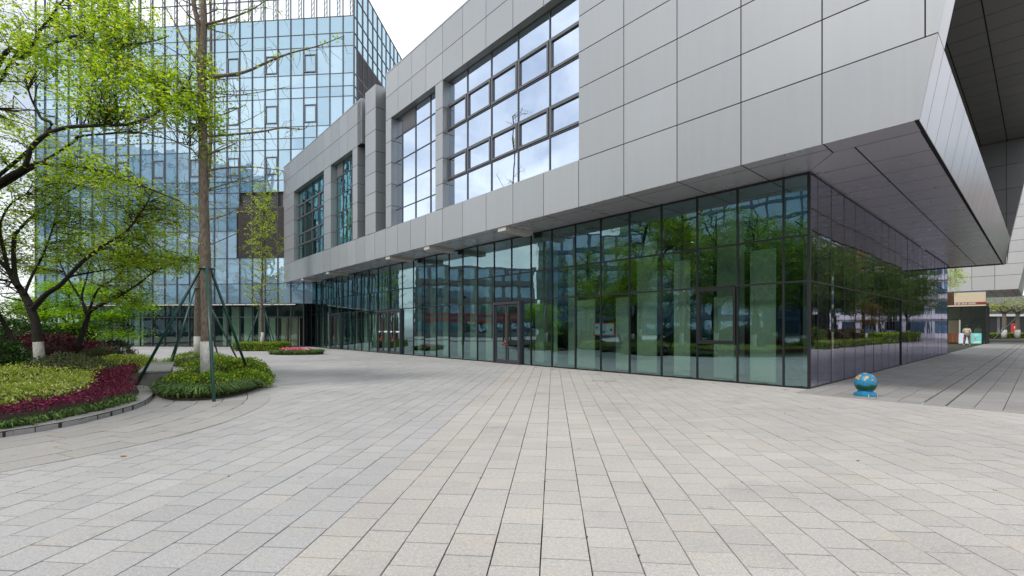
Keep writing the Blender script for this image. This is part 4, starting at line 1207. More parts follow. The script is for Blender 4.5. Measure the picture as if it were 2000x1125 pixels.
blobs = [Bl(150, 420, 12.6, 1.3, 1.2, .6, 44), Bl(240, 430, 12.2, 1.1, 1.0, .6, 40), Bl(300, 400, 11.8, .8, .8, .5, 26), Bl(60, 400, 12.8, 1.0, 1.0, .6, 22), Bl(200, 500, 12.6, 1.1, 1.0, .5, 34),
         Bl(120, 480, 13.0, 1.0, 1.0, .5, 26), Bl(290, 490, 12.2, .9, .9, .4, 24), Bl(340, 430, 11.8, .5, .7, .5, 16), Bl(-40, 450, 12.8, 1.3, 1.2, 1.1, 40), Bl(-60, 560, 13, 1.2, 1.0, .6, 24), Bl(190, 360, 12.6, 1.2, 1.1, .5, 30), Bl(20, 500, 12.9, .7, .8, .6, 10), Bl(95, 370, 13, 1.0, 1.0, .5, 22)]
lp = grow_crown(w, L, [(c_, r_, int(n_ * .9)) for c_, r_, n_ in blobs], 6, 10, .085, (.28, .28, .11), gap=-.10)
tree_obj('broadleaf_tree', 'spreading green tree with white painted foot and forked dark trunk in the bed', b1, w, lp, M['leaf_spring'], .08, M['bark_dark'], 'leafy trees in the planting bed',
         band=([at(78.5, 727, Y), at(77, 700, Y), at(74.5, 668, Y)], [.125, .119, .110]))

# -- second tree behind it with long low branches to the right
w = MB(); L = []
Y = 15.0
b2 = at(138, 718, Y); b2[2] = .12
L.append(limb([(138, 718), (150, 690), (154, 673), (163, 645), (171, 622)], Y, Y, .095, .07, w, 9))
L.append(limb([(171, 622), (178, 607), (205, 592), (230, 580), (268, 556), (302, 531), (345, 514), (388, 506)], Y, Y - 1.0, .06, .009, w))
L.append(limb([(171, 622), (166, 600), (152, 575), (137, 551), (120, 520), (112, 490)], Y, Y + .5, .05, .01, w))
L.append(limb([(172, 618), (180, 590), (196, 560), (230, 540), (262, 500), (286, 460), (310, 430)], Y, Y - .3, .045, .009, w))
L.append(limb([(168, 612), (160, 580), (170, 540), (180, 500), (186, 450)], Y, Y + .6, .04, .009, w))
blobs = [Bl(330, 515, 14.0, .95, .8, .30, 26), Bl(270, 520, 14.4, 1.1, .9, .45, 30), Bl(210, 555, 14.8, 1.2, 1.0, .40, 30), Bl(280, 460, 14.7, 1.0, .9, .5, 28), Bl(180, 480, 15.3, 1.3, 1.0, .6, 30), Bl(120, 530, 15.3, 1.0, 1.0, .5, 22), Bl(365, 500, 14.0, .5, .6, .3, 14), Bl(320, 580, 14.2, .5, .6, .18, 6), Bl(240, 590, 14.5, .9, .7, .22, 12)]
lp = grow_crown(w, L, [(c_, r_, int(n_ * 1.0)) for c_, r_, n_ in blobs], 6, 9, .085, (.28, .28, .09), gap=-.15)
tree_obj('broadleaf_tree', 'slimmer green tree with long low branches reaching toward the propped trunk', b2, w, lp, M['leaf_spring'], .08, M['bark_dark'], 'leafy trees in the planting bed',
         band=([at(136, 720, Y), at(143, 702, Y), at(150, 688, Y)], [.107, .103, .098]))

# -- stump leaning left with painted foot
w = MB(); Y = 13.0
bs = at(60, 718, Y); bs[2] = .12
Ls = limb([(60, 718), (45, 692), (36, 680), (20, 655), (0, 618), (-30, 570), (-60, 520)], Y, Y + .5, .088, .035, w, 9)
lp = grow_crown(w, [Ls], [Bl(-70, 480, 13.5, 1.1, 1.0, .8, 36), Bl(10, 600, 13.2, .6, .6, .3, 8)], 6, 12, .085)
tree_obj('leaning_tree', 'dark tree leaning left with white painted foot beside the forked tree', bs, w, lp, M['leaf_mid'], .095, M['bark_dark'], 'leafy trees in the planting bed',
         band=([at(61, 720, Y), at(48, 697, Y), at(37, 681, Y)], [.098, .096, .092]))

# -- bright layered maple behind
w = MB(); L = []; Y = 19.0
bm_ = at(150, 690, Y); bm_[2] = .1
L.append(limb([(150, 700), (146, 670), (150, 650)], Y, Y, .10, .07, w))
for px in ([(150, 650), (120, 620), (80, 605), (40, 600)], [(150, 650), (170, 615), (200, 590), (240, 580), (270, 585)], [(150, 655), (190, 640), (230, 630), (265, 640)], [(150, 650), (140, 610), (135, 580), (140, 560)], [(148, 655), (110, 645), (70, 640)]):
    L.append(limb(px, Y, Y + rng.uniform(-1, 1), .045, .01, w))
blobs = [Bl(70, 590, 19, 1.5, 1.2, .28, 34), Bl(140, 562, 19, 1.5, 1.2, .28, 34), Bl(210, 580, 18.6, 1.3, 1.2, .28, 30), Bl(110, 612, 18.6, 1.7, 1.2, .25, 34), Bl(190, 618, 18.4, 1.4, 1.0, .25, 30), Bl(235, 655, 18.0, .75, .7, .12, 12), Bl(40, 622, 18.8, 1.2, 1.0, .3, 24), Bl(255, 600, 18.6, .8, .8, .2, 14), Bl(150, 640, 18.4, 1.5, .9, .22, 24)]
lp = grow_crown(w, L, blobs, 7, 13, .09, (.34, .34, .08), flat=.25)
tree_obj('maple_tree', 'low bright lime maple with layered foliage behind the maroon shrub', bm_, w, lp, M['leaf_maple'], .10, M['bark_dark'], None, flat=.3, aspect=.5, droop=.25)

# -- tall propped trees in the middle (bare whorled branches, tufts of new leaf)
def tall_tree(label, pxs, Y, rads, band, branches, tufts, base_px, bark, seed, twig=1.0):
    w = MB(); L = []
    b = at(base_px[0], base_px[1], Y); b[2] = .05
    for px, (r0, r1) in zip(pxs, rads):
        L.append(limb(px, Y, Y, r0, r1, w, 10))
    BR = []
    for px, dY, r0 in branches:
        P = limb(px, Y, Y + dY, r0, .006, w, 6); BR.append(P)
    # random extra branches round the trunk and fine hanging twigs
    tk = L[0]
    for _ in range(int(26 * twig)):
        i = rng.integers(int(len(tk) * .35), len(tk)); p = tk[i]; az = rng.uniform(0, 2*np.pi); ln = rng.uniform(.5, 1.6)
        q = p + np.array([math.cos(az) * ln, math.sin(az) * ln, rng.uniform(-.1, .5) * ln])
        P = curve_pts(p, q, .06, 6, .03); w.tube(P, np.linspace(.016, .004, 6), 4, cap=False); BR.append(P)
    for P in BR:
        Lb = np.linalg.norm(P[-1] - P[0])
        for _ in range(int(9 * Lb * twig)):
            p = P[rng.integers(1, len(P))]
            q = p + np.array([rng.normal(0, .22), rng.normal(0, .22), rng.choice([-1, .7]) * rng.uniform(.15, .55)])
            w.tube(curve_pts(p, q, rng.uniform(-.15, .15), 4, .07), [.006, .005, .0035, .002], 3, cap=False)
    lp = []
    for (x, y, rx, rz, n_) in tufts:
        c = at(x, y, Y)
        lp.append(c + rng.normal(0, 1, (n_, 3)) * [rx, rx, rz])
    for P in BR:
        m = int(10 * np.linalg.norm(P[-1] - P[0]))
        lp.append(P[rng.integers(0, len(P), m)] + rng.normal(0, .05, (m, 3)))
    return b, w, np.vstack(lp), L
b3, w, lp, L = tall_tree('', [[(403, 738), (404, 660), (402, 525), (398, 400), (397, 300), (395, 200), (396, 130), (398, 40), (396, -10), (394, -80)], [(395, 190), (389, 120), (388, 54), (379, 10), (370, -60)]], 10.6,
    [(.125, .055), (.07, .04)], None,
    [([(402, 152), (440, 147), (480, 140), (530, 118), (570, 103), (620, 90), (672, 70)], -1.2, .045), ([(399, 48), (430, 41), (470, 28), (500, 14), (530, -8)], -.5, .035), ([(398, 266), (440, 264), (510, 257), (550, 250), (592, 252), (605, 240)], .6, .03),
     ([(398, 305), (440, 289), (466, 276)], -.5, .022), ([(399, 334), (450, 327), (500, 327), (552, 333)], -.6, .026), ([(393, 128), (366, 90), (341, 45), (313, -5)], .6, .035), ([(402, 232), (440, 222), (480, 205)], .4, .02), ([(402, 372), (440, 360), (500, 340)], .3, .02),
     ([(402, 430), (440, 420), (500, 385)], -.7, .016), ([(400, 420), (360, 400), (330, 380)], .4, .016), ([(396, 250), (350, 232), (300, 225)], -.5, .02), ([(402, 480), (430, 470), (520, 430)], .6, .016), ([(402, 470), (350, 450), (300, 430)], .5, .014), ([(398, 48), (420, 60), (450, 70), (480, 110)], .3, .016), ([(402, 180), (470, 185), (560, 170)], 1.2, .016)],
    [(390, 110, .12, .16, 160), (412, 160, .14, .16, 180), (395, 210, .16, .2, 200), (420, 235, .16, .16, 180), (385, 260, .16, .16, 150), (405, 300, .14, .14, 120), (432, 255, .10, .08, 60), (375, 180, .14, .14, 140), (410, 130, .1, .1, 80)],
    (403, 740), M['bark'], 1)
tree_obj('propped_tree', 'tall bare branched tree with green props nearest the camera in the grass island', b3, w, lp, M['leaf_spring'], .085, M['bark'], 'tall propped trees with painted feet',
         band=([at(404, 745, 10.6), at(404.5, 700, 10.6), at(403.5, 667, 10.6)], [.137, .134, .130]))
b4, w, lp, L = tall_tree('', [[(386, 705), (386, 600), (392, 480), (402, 380), (410, 300), (412, 200), (412, 60), (410, -10)]], 18.2, [(.125, .035)], None,
    [([(405, 372), (450, 365), (520, 345)], .6, .026), ([(410, 300), (440, 283), (480, 270)], -.6, .024), ([(398, 430), (440, 420), (490, 405)], .4, .022), ([(410, 250), (470, 240), (520, 215)], .8, .024), ([(404, 380), (350, 370), (300, 350)], .8, .022), ([(392, 480), (340, 460), (290, 440)], .8, .022), ([(412, 200), (350, 175), (310, 160)], .8, .02)],
    [(412, 330, .12, .6, 120), (405, 420, .2, .3, 80)], (386, 708), M['bark'], 2, .7)
tree_obj('propped_tree', 'slimmer propped tree half hidden directly behind the nearest tall trunk', b4, w, lp, M['leaf_spring'], .085, M['bark'], 'tall propped trees with painted feet',
         band=([at(386, 712, 18.2), at(386, 680, 18.2), at(386, 657, 18.2)], [.137, .134, .13]))

# -- small pale tree before the brown louvre
def cone_tree(base, Ht, r0, spread, nb, z0, per, seed):
    w = MB(); b = np.asarray(base, float)
    tk = np.array([b + [rng.normal(0, .03) * (z > 0), rng.normal(0, .03), z] for z in np.linspace(0, Ht, 12)])
    w.tube(tk, np.linspace(r0, .012, 12), 9); lp = []
    for i in range(nb):
        z = z0 + (Ht - z0) * (i / nb) ** .9; az = i * 2.399 + rng.normal(0, .3); f = (1 - (z - z0) / (Ht - z0 + .5))
        ln = spread * (.35 + .65 * f) * rng.uniform(.6, 1.1)
        p = np.array([np.interp(z, tk[:, 2] - b[2], tk[:, k]) for k in range(3)])
        q = p + np.array([math.cos(az) * ln, math.sin(az) * ln, ln * rng.uniform(.25, .6)])
        P = curve_pts(p, q, -.05, 6, .035); w.tube(P, np.linspace(.022 * (.4 + f), .004, 6), 4, cap=False)
        for _ in range(6):
            a = P[rng.integers(1, 6)]; e = a + rng.normal(0, .24, 3) * [1, 1, .8]
            w.tube(curve_pts(a, e, 0, 3, .05), [.006, .004, .002], 3, cap=False)
            m = per; lp.append(a + (e - a) * rng.random((m, 1)) * 1.1 + rng.normal(0, .05, (m, 3)))
    return w, np.vstack(lp)
b5 = np.array([-16.35, 30.5, .05])
w, lp = cone_tree(b5, 10.6, .12, 1.75, 74, 2.7, 11, 3)
tree_obj('pale_tree', 'young pale green tree before the brown louvre at the tower', b5, w, lp, M['leaf_ginkgo'], .10, M['bark'], None, band=([b5, b5 + [0, 0, .6], b5 + [0, 0, 1.15]], [.14, .135, .125]))

# -- tree props
def props(tree_xy, zc, feet, label, r=.03, tr=.13):
    t = thing('tree_prop', label, 'tree support', (tree_xy[0], tree_xy[1], 0), 0, 'green pole props around trees')
    for fx, fy in feet:
        d = np.array([fx, fy]) - tree_xy; d = d / np.linalg.norm(d)
        top = np.array([d[0] * (tr + .03), d[1] * (tr + .03), zc]); ft = np.array([fx - tree_xy[0], fy - tree_xy[1], .0])
        m = MB(); m.tube([ft, top], [r, r * .93], 10); m.build('pole', M['pole'], t, smooth=True)
    cb = MB(); th = np.linspace(0, 2 * np.pi, 17)
    cb.tube([(math.cos(a) * (tr + .02), math.sin(a) * (tr + .02), zc) for a in th], .022, 6); cb.build('collar', M['pole'], t)
    return t
props(np.array(b3[:2]), 2.78, [(-5.73, 8.96), (-8.8, 10.85), (-6.9, 12.35), (-8.15, 12.2)], 'four green poles propping the nearest tall trunk', .032, .115)
p4 = np.array(b4[:2]); props(p4, 3.0, [tuple(p4 + d) for d in ((1.6, 0.1), (-1.65, .75), (-.2, 1.7), (.1, -1.6))], 'thinner looking green poles propping the trunk behind', .032, .11)
p5 = np.array(b5[:2]); props(p5, 2.75, [tuple(p5 + d) for d in ((1.0, -.1), (-1.05, -.2), (.2, 1.0), (-.4, .95))], 'dark green poles propping the pale young tree', .03, .12)

# ------------------------------------------------------------------ beds, shrubs and ground cover
soil = MB(); poly = [tuple(p) for p in BED]
so_ = MB(); so_.prism(poly, -.02, .085)
tag(so_.build('planting_soil', M['soil']), kind='structure', label='dark soil of the planting bed')
ks = thing('kerb', None, None); ks['kind'] = 'structure'; ks['label'] = 'curved grey granite kerb around the planting bed'
Kd = resample(catmull(KERB, .05), .05); Kn = normals(Kd)
per_ = 19
for i in range(0, len(Kd) - per_, per_):
    a = MB(); seg = list(range(i, i + per_ + 1, 3 if per_ % 3 == 0 else 4))
    if seg[-1] != i + per_: seg.append(i + per_)
    P = Kd[seg].copy(); Nn = Kn[seg]
    P[0] += (P[1] - P[0]) * .008; P[-1] += (P[-2] - P[-1]) * .008
    prof = [(0.0, -.02), (0.0, .072), (.012, .085), (.235, .092), (.25, .03)]
    b = len(a.v); m = len(prof)
    for p, nn in zip(P, Nn):
        for o_, z in prof: a.v.append((p[0] + nn[0] * o_, p[1] + nn[1] * o_, z))
    for k in range(len(P) - 1):
        for j in range(m - 1): a.f.append((k*m + j, k*m + j + 1, (k+1)*m + j + 1, (k+1)*m + j)); a.m.append(0)
    a.f += [tuple(range(m)), tuple((len(P)-1)*m + j for j in range(m))[::-1]]; a.m += [0, 0]
    me = a.mesh('kerb_stone', M['granite'])
    bm = bmesh.new(); bm.from_mesh(me); bmesh.ops.recalc_face_normals(bm, faces=bm.faces); bm.to_mesh(me); bm.free()
    at_ = me.attributes.new('rnd', 'FLOAT', 'FACE'); at_.data.foreach_set('value', np.full(len(me.polygons), rng.uniform(.2, .8), np.float32))
    obj('kerb_stone', me, ks)

def band_points(n, d0, d1, i0=0, i1=None):
    """random points in a strip running along the bed edge at depth d0..d1 inside it"""
    i1 = i1 or len(KC_ALL)
    i = rng.integers(i0, i1, n); d = rng.uniform(d0, d1, n)
    P = KC_ALL[i] + KN_ALL[i] * d[:, None] + rng.normal(0, .05, (n, 2))
    return P, d
def cover(name, label, P, hfun, leafsize, mat, flat=.6, aspect=.6, cat='ground cover', jitter=.05):
    z = .085 + hfun(P) * rng.uniform(.55, 1.0, len(P)) ** .6
    Q = np.c_[P, z] + rng.normal(0, jitter, (len(P), 3)) * [1, 1, .5]
    Lq = leaves_at(Q, leafsize, flat, aspect, -.35)
    o = obj(name, quads_mesh(name, Lq, mat, rng.random(len(Lq))))
    return tag(o, label, cat, None, 'stuff')
def lump(P, s=2.4, a=.2): 
    Q = np.c_[P, np.zeros(len(P))]
    return 1 + a * nz3(Q, s) + a * .7 * nz3(Q + 5, s * 2.7)
def grass_tufts(name, label, centres, nb, ln, mat, lean=None, cat='grass', base=.06, kind='stuff'):
    n = len(centres); tot = n * nb
    c = np.repeat(centres, nb, 0) + rng.normal(0, min(.035, ln * .25), (tot, 2))
    az = rng.uniform(0, 2*np.pi, tot); dirv = np.stack([np.cos(az), np.sin(az)], 1)
    if lean is not None: dirv = dirv * .75 + np.repeat(lean, nb, 0) * .8
    L_ = ln * rng.uniform(.55, 1.2, tot); sp = rng.uniform(.25, 1.0, tot)
    p0 = np.c_[c, np.full(tot, base)]
    p1 = p0 + np.c_[dirv * (L_ * .35 * sp)[:, None], L_ * .62]
    p2 = p0 + np.c_[dirv * (L_ * .85 * sp)[:, None], L_ * (.75 - .45 * sp)]
    sd_ = np.c_[-dirv[:, 1], dirv[:, 0], np.zeros(tot)] / np.linalg.norm(dirv, axis=1)[:, None] * .0085
    q1 = np.stack([p0 - sd_, p0 + sd_, p1 + sd_, p1 - sd_], 1); q2 = np.stack([p1 - sd_, p1 + sd_, p2 + sd_ * .2, p2 - sd_ * .2], 1)
    V = np.vstack([q1, q2]); r_ = rng.random(tot)
    return obj(name, quads_mesh(name, V, mat, np.r_[r_, r_]))
P, d = band_points(1100, .26, .46, 0, 220)
lean = -KN_ALL[np.array([np.argmin(((KC_ALL - p) ** 2).sum(1)) for p in P])] * .6
tag(grass_tufts('border_grass', None, P, 13, .18, M['blade'], lean), 'short green grass blades edging the planting bed behind the kerb', 'grass', None, 'stuff')
P, d = band_points(27000, .33, 1.02, 0, 300)
cover('magenta_groundcover', 'low magenta leaved plants in a curved band along the bed edge', P, lambda p: .22 * lump(p, 3, .3), .042, M['leaf_magenta'], flat=.75)
P, d = band_points(42000, .98, 3.3, 0, 330)
dk = kerb_dist(P)
cover('golden_groundcover', 'low golden variegated shrubs in a wide drift across the bed', P, lambda p: (.28 + .05 * np.clip(kerb_dist(p) - 1, 0, 2)) * lump(p, 2.2, .3), .055, M['leaf_gold'], aspect=.5, flat=.75)

def shrub(name, label, c, r, n, size, mat, stems=True, cat='shrub', flat=.6, lumpy=.16, group=None, box=False, fill=.8):
    """c: centre on the ground, r: radii; leaves fill an outer shell with a dark twig heart"""
    c = np.asarray(c, float); r = np.asarray(r, float)
    d = rng.normal(0, 1, (n, 3)); d /= np.linalg.norm(d, axis=1)[:, None]; d[:, 2] = np.abs(d[:, 2])
    if box: d = d / np.maximum(np.abs(d).max(1), .01)[:, None] * rng.uniform(.9, 1, (n, 1)); d[:, 2] *= .98
    k = 1 + lumpy * nz3(d * r + c, 3.0) + lumpy * .6 * nz3(d * r + c, 8.0)
    P = d * r * (k * rng.uniform(fill, 1.0, n))[:, None]
    t = thing(name, label, cat, tuple(c), 0, group)
    Lq = leaves_at(P, size, flat, .55, -.3)
    obj('foliage', quads_mesh('foliage', Lq, mat, rng.random(len(Lq))), t)
    w = MB()
    for _ in range(26):
        e = d[rng.integers(n)] * r * .82; w.tube(curve_pts(np.array([rng.normal(0, r[0]*.15), rng.normal(0, r[1]*.15), -.02]), e, .1, 4, .06), [.014, .01, .007, .004], 4, cap=False)
    w.build('stems', M['bark_dark'], t)
    return t
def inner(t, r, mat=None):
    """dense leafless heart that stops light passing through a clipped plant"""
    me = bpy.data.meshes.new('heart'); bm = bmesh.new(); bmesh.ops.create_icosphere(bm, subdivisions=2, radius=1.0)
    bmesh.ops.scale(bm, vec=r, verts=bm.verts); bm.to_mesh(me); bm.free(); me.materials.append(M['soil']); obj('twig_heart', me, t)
def at_ground(x, Y): return np.array([(x - CXP) / FPX * Y, Y, .08])
s1 = shrub('maroon_shrub', 'rounded maroon leaved shrub behind the forked tree trunk', at_ground(100, 15.2), (1.75, 1.1, 1.15), 9000, .075, M['leaf_maroon']); inner(s1, (1.3, .8, .85))
s2 = shrub('maroon_shrub', 'small maroon shrub right of the slim tree trunk', at_ground(178, 16.2), (.75, .7, .95), 3200, .075, M['leaf_maroon']); inner(s2, (.5, .45, .6))
s3 = shrub('dark_shrub', 'big dark green evergreen shrub at the left edge of the bed', at_ground(20, 17.0), (2.3, 1.4, 1.75), 12000, .10, M['leaf_dark']); inner(s3, (1.8, 1.0, 1.3))
s3b = shrub('dark_shrub', 'dark green evergreen shrub under the lime maple', at_ground(110, 18.2), (1.9, 1.0, 1.5), 8000, .10, M['leaf_dark']); inner(s3b, (1.4, .7, 1.1))
s3c = shrub('dark_shrub', 'dark green shrub in front at the far left edge behind the golden drift', at_ground(-8, 12.4), (1.0, .9, .95), 5000, .09, M['leaf_dark']); inner(s3c, (.7, .6, .65))
s4 = shrub('grey_shrub', 'low grey green azalea mound right of the painted tree feet', at_ground(135, 12.6), (1.25, .9, .66), 8000, .055, M['leaf_grey']); inner(s4, (1.0, .7, .45))
s5 = shrub('grey_shrub', 'grey green mound behind the first azalea mound near the lamp post', at_ground(195, 15.0), (1.1, .9, .75), 6500, .055, M['leaf_grey']); inner(s5, (.8, .6, .5))
s5b = shrub('grey_shrub', 'loose reddish green shrub at the back near the lamp post foot', at_ground(212, 18.5), (1.0, .8, .95), 5000, .07, M['leaf_grey']); inner(s5b, (.6, .5, .6))
s6 = shrub('golden_shrub', 'golden bush at the far tip of the bed beside the stone bench', at_ground(238, 14.8), (1.0, .9, .52), 5000, .07, M['leaf_gold']); inner(s6, (.8, .7, .34))
# grass island round the nearest tall tree
IC = np.array([-7.17, 11.2]); IU = np.array([-.45, .893]); IVv = np.array([.893, .45])
th = np.linspace(0, 2*np.pi, 48, endpoint=False)
isl = MB(); isl.prism([tuple(IC + IU * 2.36 * math.cos(a) + IVv * 1.0 * math.sin(a)) for a in th][::-1], -.01, .05)
tag(isl.build('island_soil', M['soil']), kind='structure', label='soil of the small grass island around the nearest tall tree')
n = 620
a = rng.uniform(0, 2*np.pi, n); rr = rng.uniform(.66, .97, n)
P = IC + IU * (2.36 * rr * np.cos(a))[:, None] + IVv * (1.0 * rr * np.sin(a))[:, None]
lean = (IU * (np.cos(a) / 2.5)[:, None] + IVv * (np.sin(a) / 1.22)[:, None]); lean /= np.linalg.norm(lean, axis=1)[:, None]
tag(grass_tufts('island_grass', None, P, 30, .29, M['blade'], lean), 'dark green arching mondo grass around the nearest tall tree', 'grass', None, 'stuff')
def isl_pt(u, v): return np.append(IC + IU * u + IVv * v, .05)
for (u, v, r_, lab) in ((-.95, .1, (.62, .5, .42), 'yellow green low shrub in front of the nearest tall trunk'), (-.5, .72, (.5, .42, .42), 'yellow green low shrub right of the nearest tall trunk'), (-.45, -.55, (.46, .42, .40), 'yellow green low shrub left of the nearest tall trunk beside the bench')):
    t = shrub('island_shrub', lab, isl_pt(u, v), r_, 2600, .06, M['leaf_hedge']); inner(t, (r_[0] * .7, r_[1] * .7, r_[2] * .65))
for (u, v, r_, lab) in ((1.3, -.1, (.85, .68, .66), 'taller green shrub just behind the nearest tall trunk'), (1.0, .7, (.62, .5, .6), 'taller green shrub right behind the nearest tall trunk'), (2.0, .0, (.75, .7, .6), 'hindmost green shrub of the grass island')):
    t = shrub('island_shrub', lab, isl_pt(u, v), r_, 4200, .06, M['leaf_hedge']); inner(t, (r_[0] * .75, r_[1] * .75, r_[2] * .7))
# stone bench
bd_ = np.array([-.571, .821])
bench = thing('stone_bench', 'rough granite block bench with smooth top between bed and grass island', 'bench', (-9.42, 12.42, 0), math.atan2(bd_[1], bd_[0]))
M['rough_granite'] = mat_simple('rough_granite', (0.15, 0.145, 0.135), .9, 0, .45, 9.0, 1.0)
bmx = bmesh.new(); bmesh.ops.create_grid(bmx, x_segments=30, y_segments=8, size=.5)
bmx.free()
bb = MB(); bb.box(-1.72, 1.72, -.27, .27, 0, .375); o = bb.build('bench_body', M['rough_granite'], bench)
obj('bench_top', box_mesh(3.5, .62, .05, M['granite'], .008), bench, (0, 0, .40))
# tree 2 island, hedge round the pale tree, flower bed
t = shrub('island_shrub', 'low green shrubs round the trunk behind the nearest tall tree', (p4[0], p4[1], .02), (1.2, 1.0, .5), 4500, .06, M['leaf_hedge']); inner(t, (.9, .75, .35))
hd = thing('clipped_hedge', 'low clipped green hedge round the pale young tree', 'hedge', (-16.35, 30.5, 0))
n = 9000; a = rng.uniform(-1, 1, (n, 3)) * [1.42, .85, 1]; ax = rng.integers(0, 3, n)
for i_, (lo_, hi_) in enumerate(((-1.42, 1.42), (-.85, .85))): a[ax == i_, i_] = rng.choice([lo_, hi_], (ax == i_).sum())
a[:, 2] = np.where(ax == 2, .52, rng.uniform(.05, .52, n)); a += rng.normal(0, .03, (n, 3))
obj('foliage', quads_mesh('foliage', leaves_at(a, .08, .6, .55, -.3), M['leaf_hedge'], rng.random(n)), hd)
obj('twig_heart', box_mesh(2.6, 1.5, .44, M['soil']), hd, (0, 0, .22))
fb = np.array([-12.0, 26.0]); th_ = rng.uniform(0, 2*np.pi, 520); rr = np.sqrt(rng.random(520))
P = fb + np.stack([np.cos(th_) * rr * 1.38, np.sin(th_) * rr * .85], 1)
tag(grass_tufts('flower_bed_grass', None, P, 26, .36, M['blade'], (P - fb) * .5, base=0.0), 'dark grass mound under the red and pink flowers', 'grass', None, 'stuff')
n = 620; th_ = rng.uniform(0, 2*np.pi, n); rr = np.sqrt(rng.random(n)) * .8
P = np.c_[fb[0] + np.cos(th_) * rr * 1.05 - .1, fb[1] + np.sin(th_) * rr * .7, .25 + .10 * rng.random(n)]
Pp = np.repeat(P[:230], 5, 0) + rng.normal(0, .025, (1150, 3))
tag(obj('flowers', quads_mesh('flowers', leaves_at(Pp, .06, .5, .8), M['petal'], np.repeat(rng.random(230), 5))), 'red and pink flowers on the low round bed before the glass front', 'flowers', None, 'stuff')

# ------------------------------------------------------------------ small things
# lamp post
lp_ = thing('lamp_post', 'grey steel lamp post standing behind the planting bed', 'lamp post', (-22.0, 26.0, 0))
MB().lathe([(.13, 0), (.13, .95), (.115, 1.0)], 16).build('post_base', M['lamp'], lp_, smooth=False)
MB().lathe([(.14, .98), (.14, 1.06)], 16).build('post_collar', M['lamp'], lp_)
MB().lathe([(.105, 1.04), (.085, 6.2)], 16).build('post_shaft', M['lamp'], lp_, smooth=True)
lh = MB(); lh.tube([(0, 0, 6.15), (0, 0, 6.35), (.5, -.1, 6.5)], [.05, .05, .04], 8); lh.build('lamp_arm', M['lamp'], lp_)
bx('lamp_head', lp_, .4, 1.0, -.22, .02, 6.45, 6.55, M['lamp'], .02)
cc = MB(); cc.tube([(.1, -.1, 4.35), (.34, -.22, 4.35)], .025, 6); cc.build('camera_bracket', M['white'], lp_)
cc = MB(); cc.lathe([(.04, 4.08), (.10, 4.16), (.11, 4.26), (.06, 4.34)], 14, c=(.36, -.24)); cc.build('camera_dome', M['black'], lp_, smooth=True)

# painted globe bollard
def mat_globe():
    m, nt = newmat('painted_globe')
    t = N(nt, 'ShaderNodeTexCoord'); sp_ = N(nt, 'ShaderNodeSeparateXYZ', {0: (t, 'Object')})
    nz = N(nt, 'ShaderNodeTexNoise', {'Vector': (t, 'Object'), 'Scale': 7.0, 'Detail': 5.0})
    nb = N(nt, 'ShaderNodeTexNoise', {'Vector': (t, 'Object'), 'Scale': 22.0, 'Detail': 4.0})
    base = mixc(nt, (nb, 'Fac'), (0.004, 0.095, 0.22), (0.018, 0.25, 0.42))
    gz = N(nt, 'ShaderNodeMath', {0: (nz, 'Fac'), 1: 0.16}, operation='MULTIPLY')
    gs = N(nt, 'ShaderNodeMath', {0: (sp_, 2), 1: gz}, operation='ADD')
    gm = N(nt, 'ShaderNodeMath', {0: gs, 1: 0.035}, operation='LESS_THAN')
    gl_ = N(nt, 'ShaderNodeMath', {0: gs, 1: -0.055}, operation='GREATER_THAN'); gmm = N(nt, 'ShaderNodeMath', {0: gm, 1: gl_}, operation='MULTIPLY')
    grn = mixc(nt, (nb, 'Fac'), (0.004, 0.028, 0.012), (0.012, 0.10, 0.025))
    c = mixc(nt, gmm, base, grn)
    vo = N(nt, 'ShaderNodeTexVoronoi', {'Vector': (t, 'Object'), 'Scale': 13.0})
    vs = N(nt, 'ShaderNodeMath', {0: (vo, 'Distance'), 1: 0.36}, operation='LESS_THAN')
    vz = N(nt, 'ShaderNodeMath', {0: (sp_, 2), 1: 0.07}, operation='GREATER_THAN'); vm = N(nt, 'ShaderNodeMath', {0: vs, 1: vz}, operation='MULTIPLY')
    c = mixc(nt, vm, c, (0.60, 0.27, 0.015))
    ds = N(nt, 'ShaderNodeVectorMath', {0: (t, 'Object'), 1: (0.15, -0.125, -0.02)}, operation='DISTANCE')
    da = N(nt, 'ShaderNodeMath', {0: (nb, 'Fac'), 1: 0.08}, operation='MULTIPLY'); db = N(nt, 'ShaderNodeMath', {0: (ds, 'Value'), 1: da}, operation='ADD')
    dm = N(nt, 'ShaderNodeMath', {0: db, 1: 0.095}, operation='LESS_THAN')
    c = mixc(nt, dm, c, (0.01, 0.03, 0.05))
    p = N(nt, 'ShaderNodeBsdfPrincipled', {'Roughness': 0.45}); nt.links.new(colout(c), p.inputs['Base Color'])
    N(nt, 'ShaderNodeOutputMaterial', {0: p})
    return m
gp = at(1690.5, HYP, 9.75)
gb = thing('globe_bollard', 'round bollard painted as blue globe with green band and orange spots', 'bollard', (gp[0], gp[1], 0))
me = bpy.data.meshes.new('globe'); bm = bmesh.new(); bmesh.ops.create_uvsphere(bm, u_segments=40, v_segments=24, radius=.236)
bmesh.ops.scale(bm, vec=(.84, .84, .90), verts=bm.verts)
for f_ in bm.faces: f_.smooth = True
bm.to_mesh(me); bm.free(); me.materials.append(mat_globe()); obj('globe', me, gb, (0, 0, .278))
M['base_blue'] = mat_simple('worn_blue_paint', (0.008, 0.15, 0.29), .55, 0, .5, 18.0)
MB().lathe([(.205, 0), (.21, .01), (.205, .055), (.175, .075), (.14, .095), (.12, .12)], 32).build('pedestal', M['base_blue'], gb)
bx('paint_crack', gb, -.09, -.077, -.199, -.17, .0, .06, M['cream']); bx('paint_crack', gb, .10, .11, -.192, -.15, 0, .06, M['cream'])

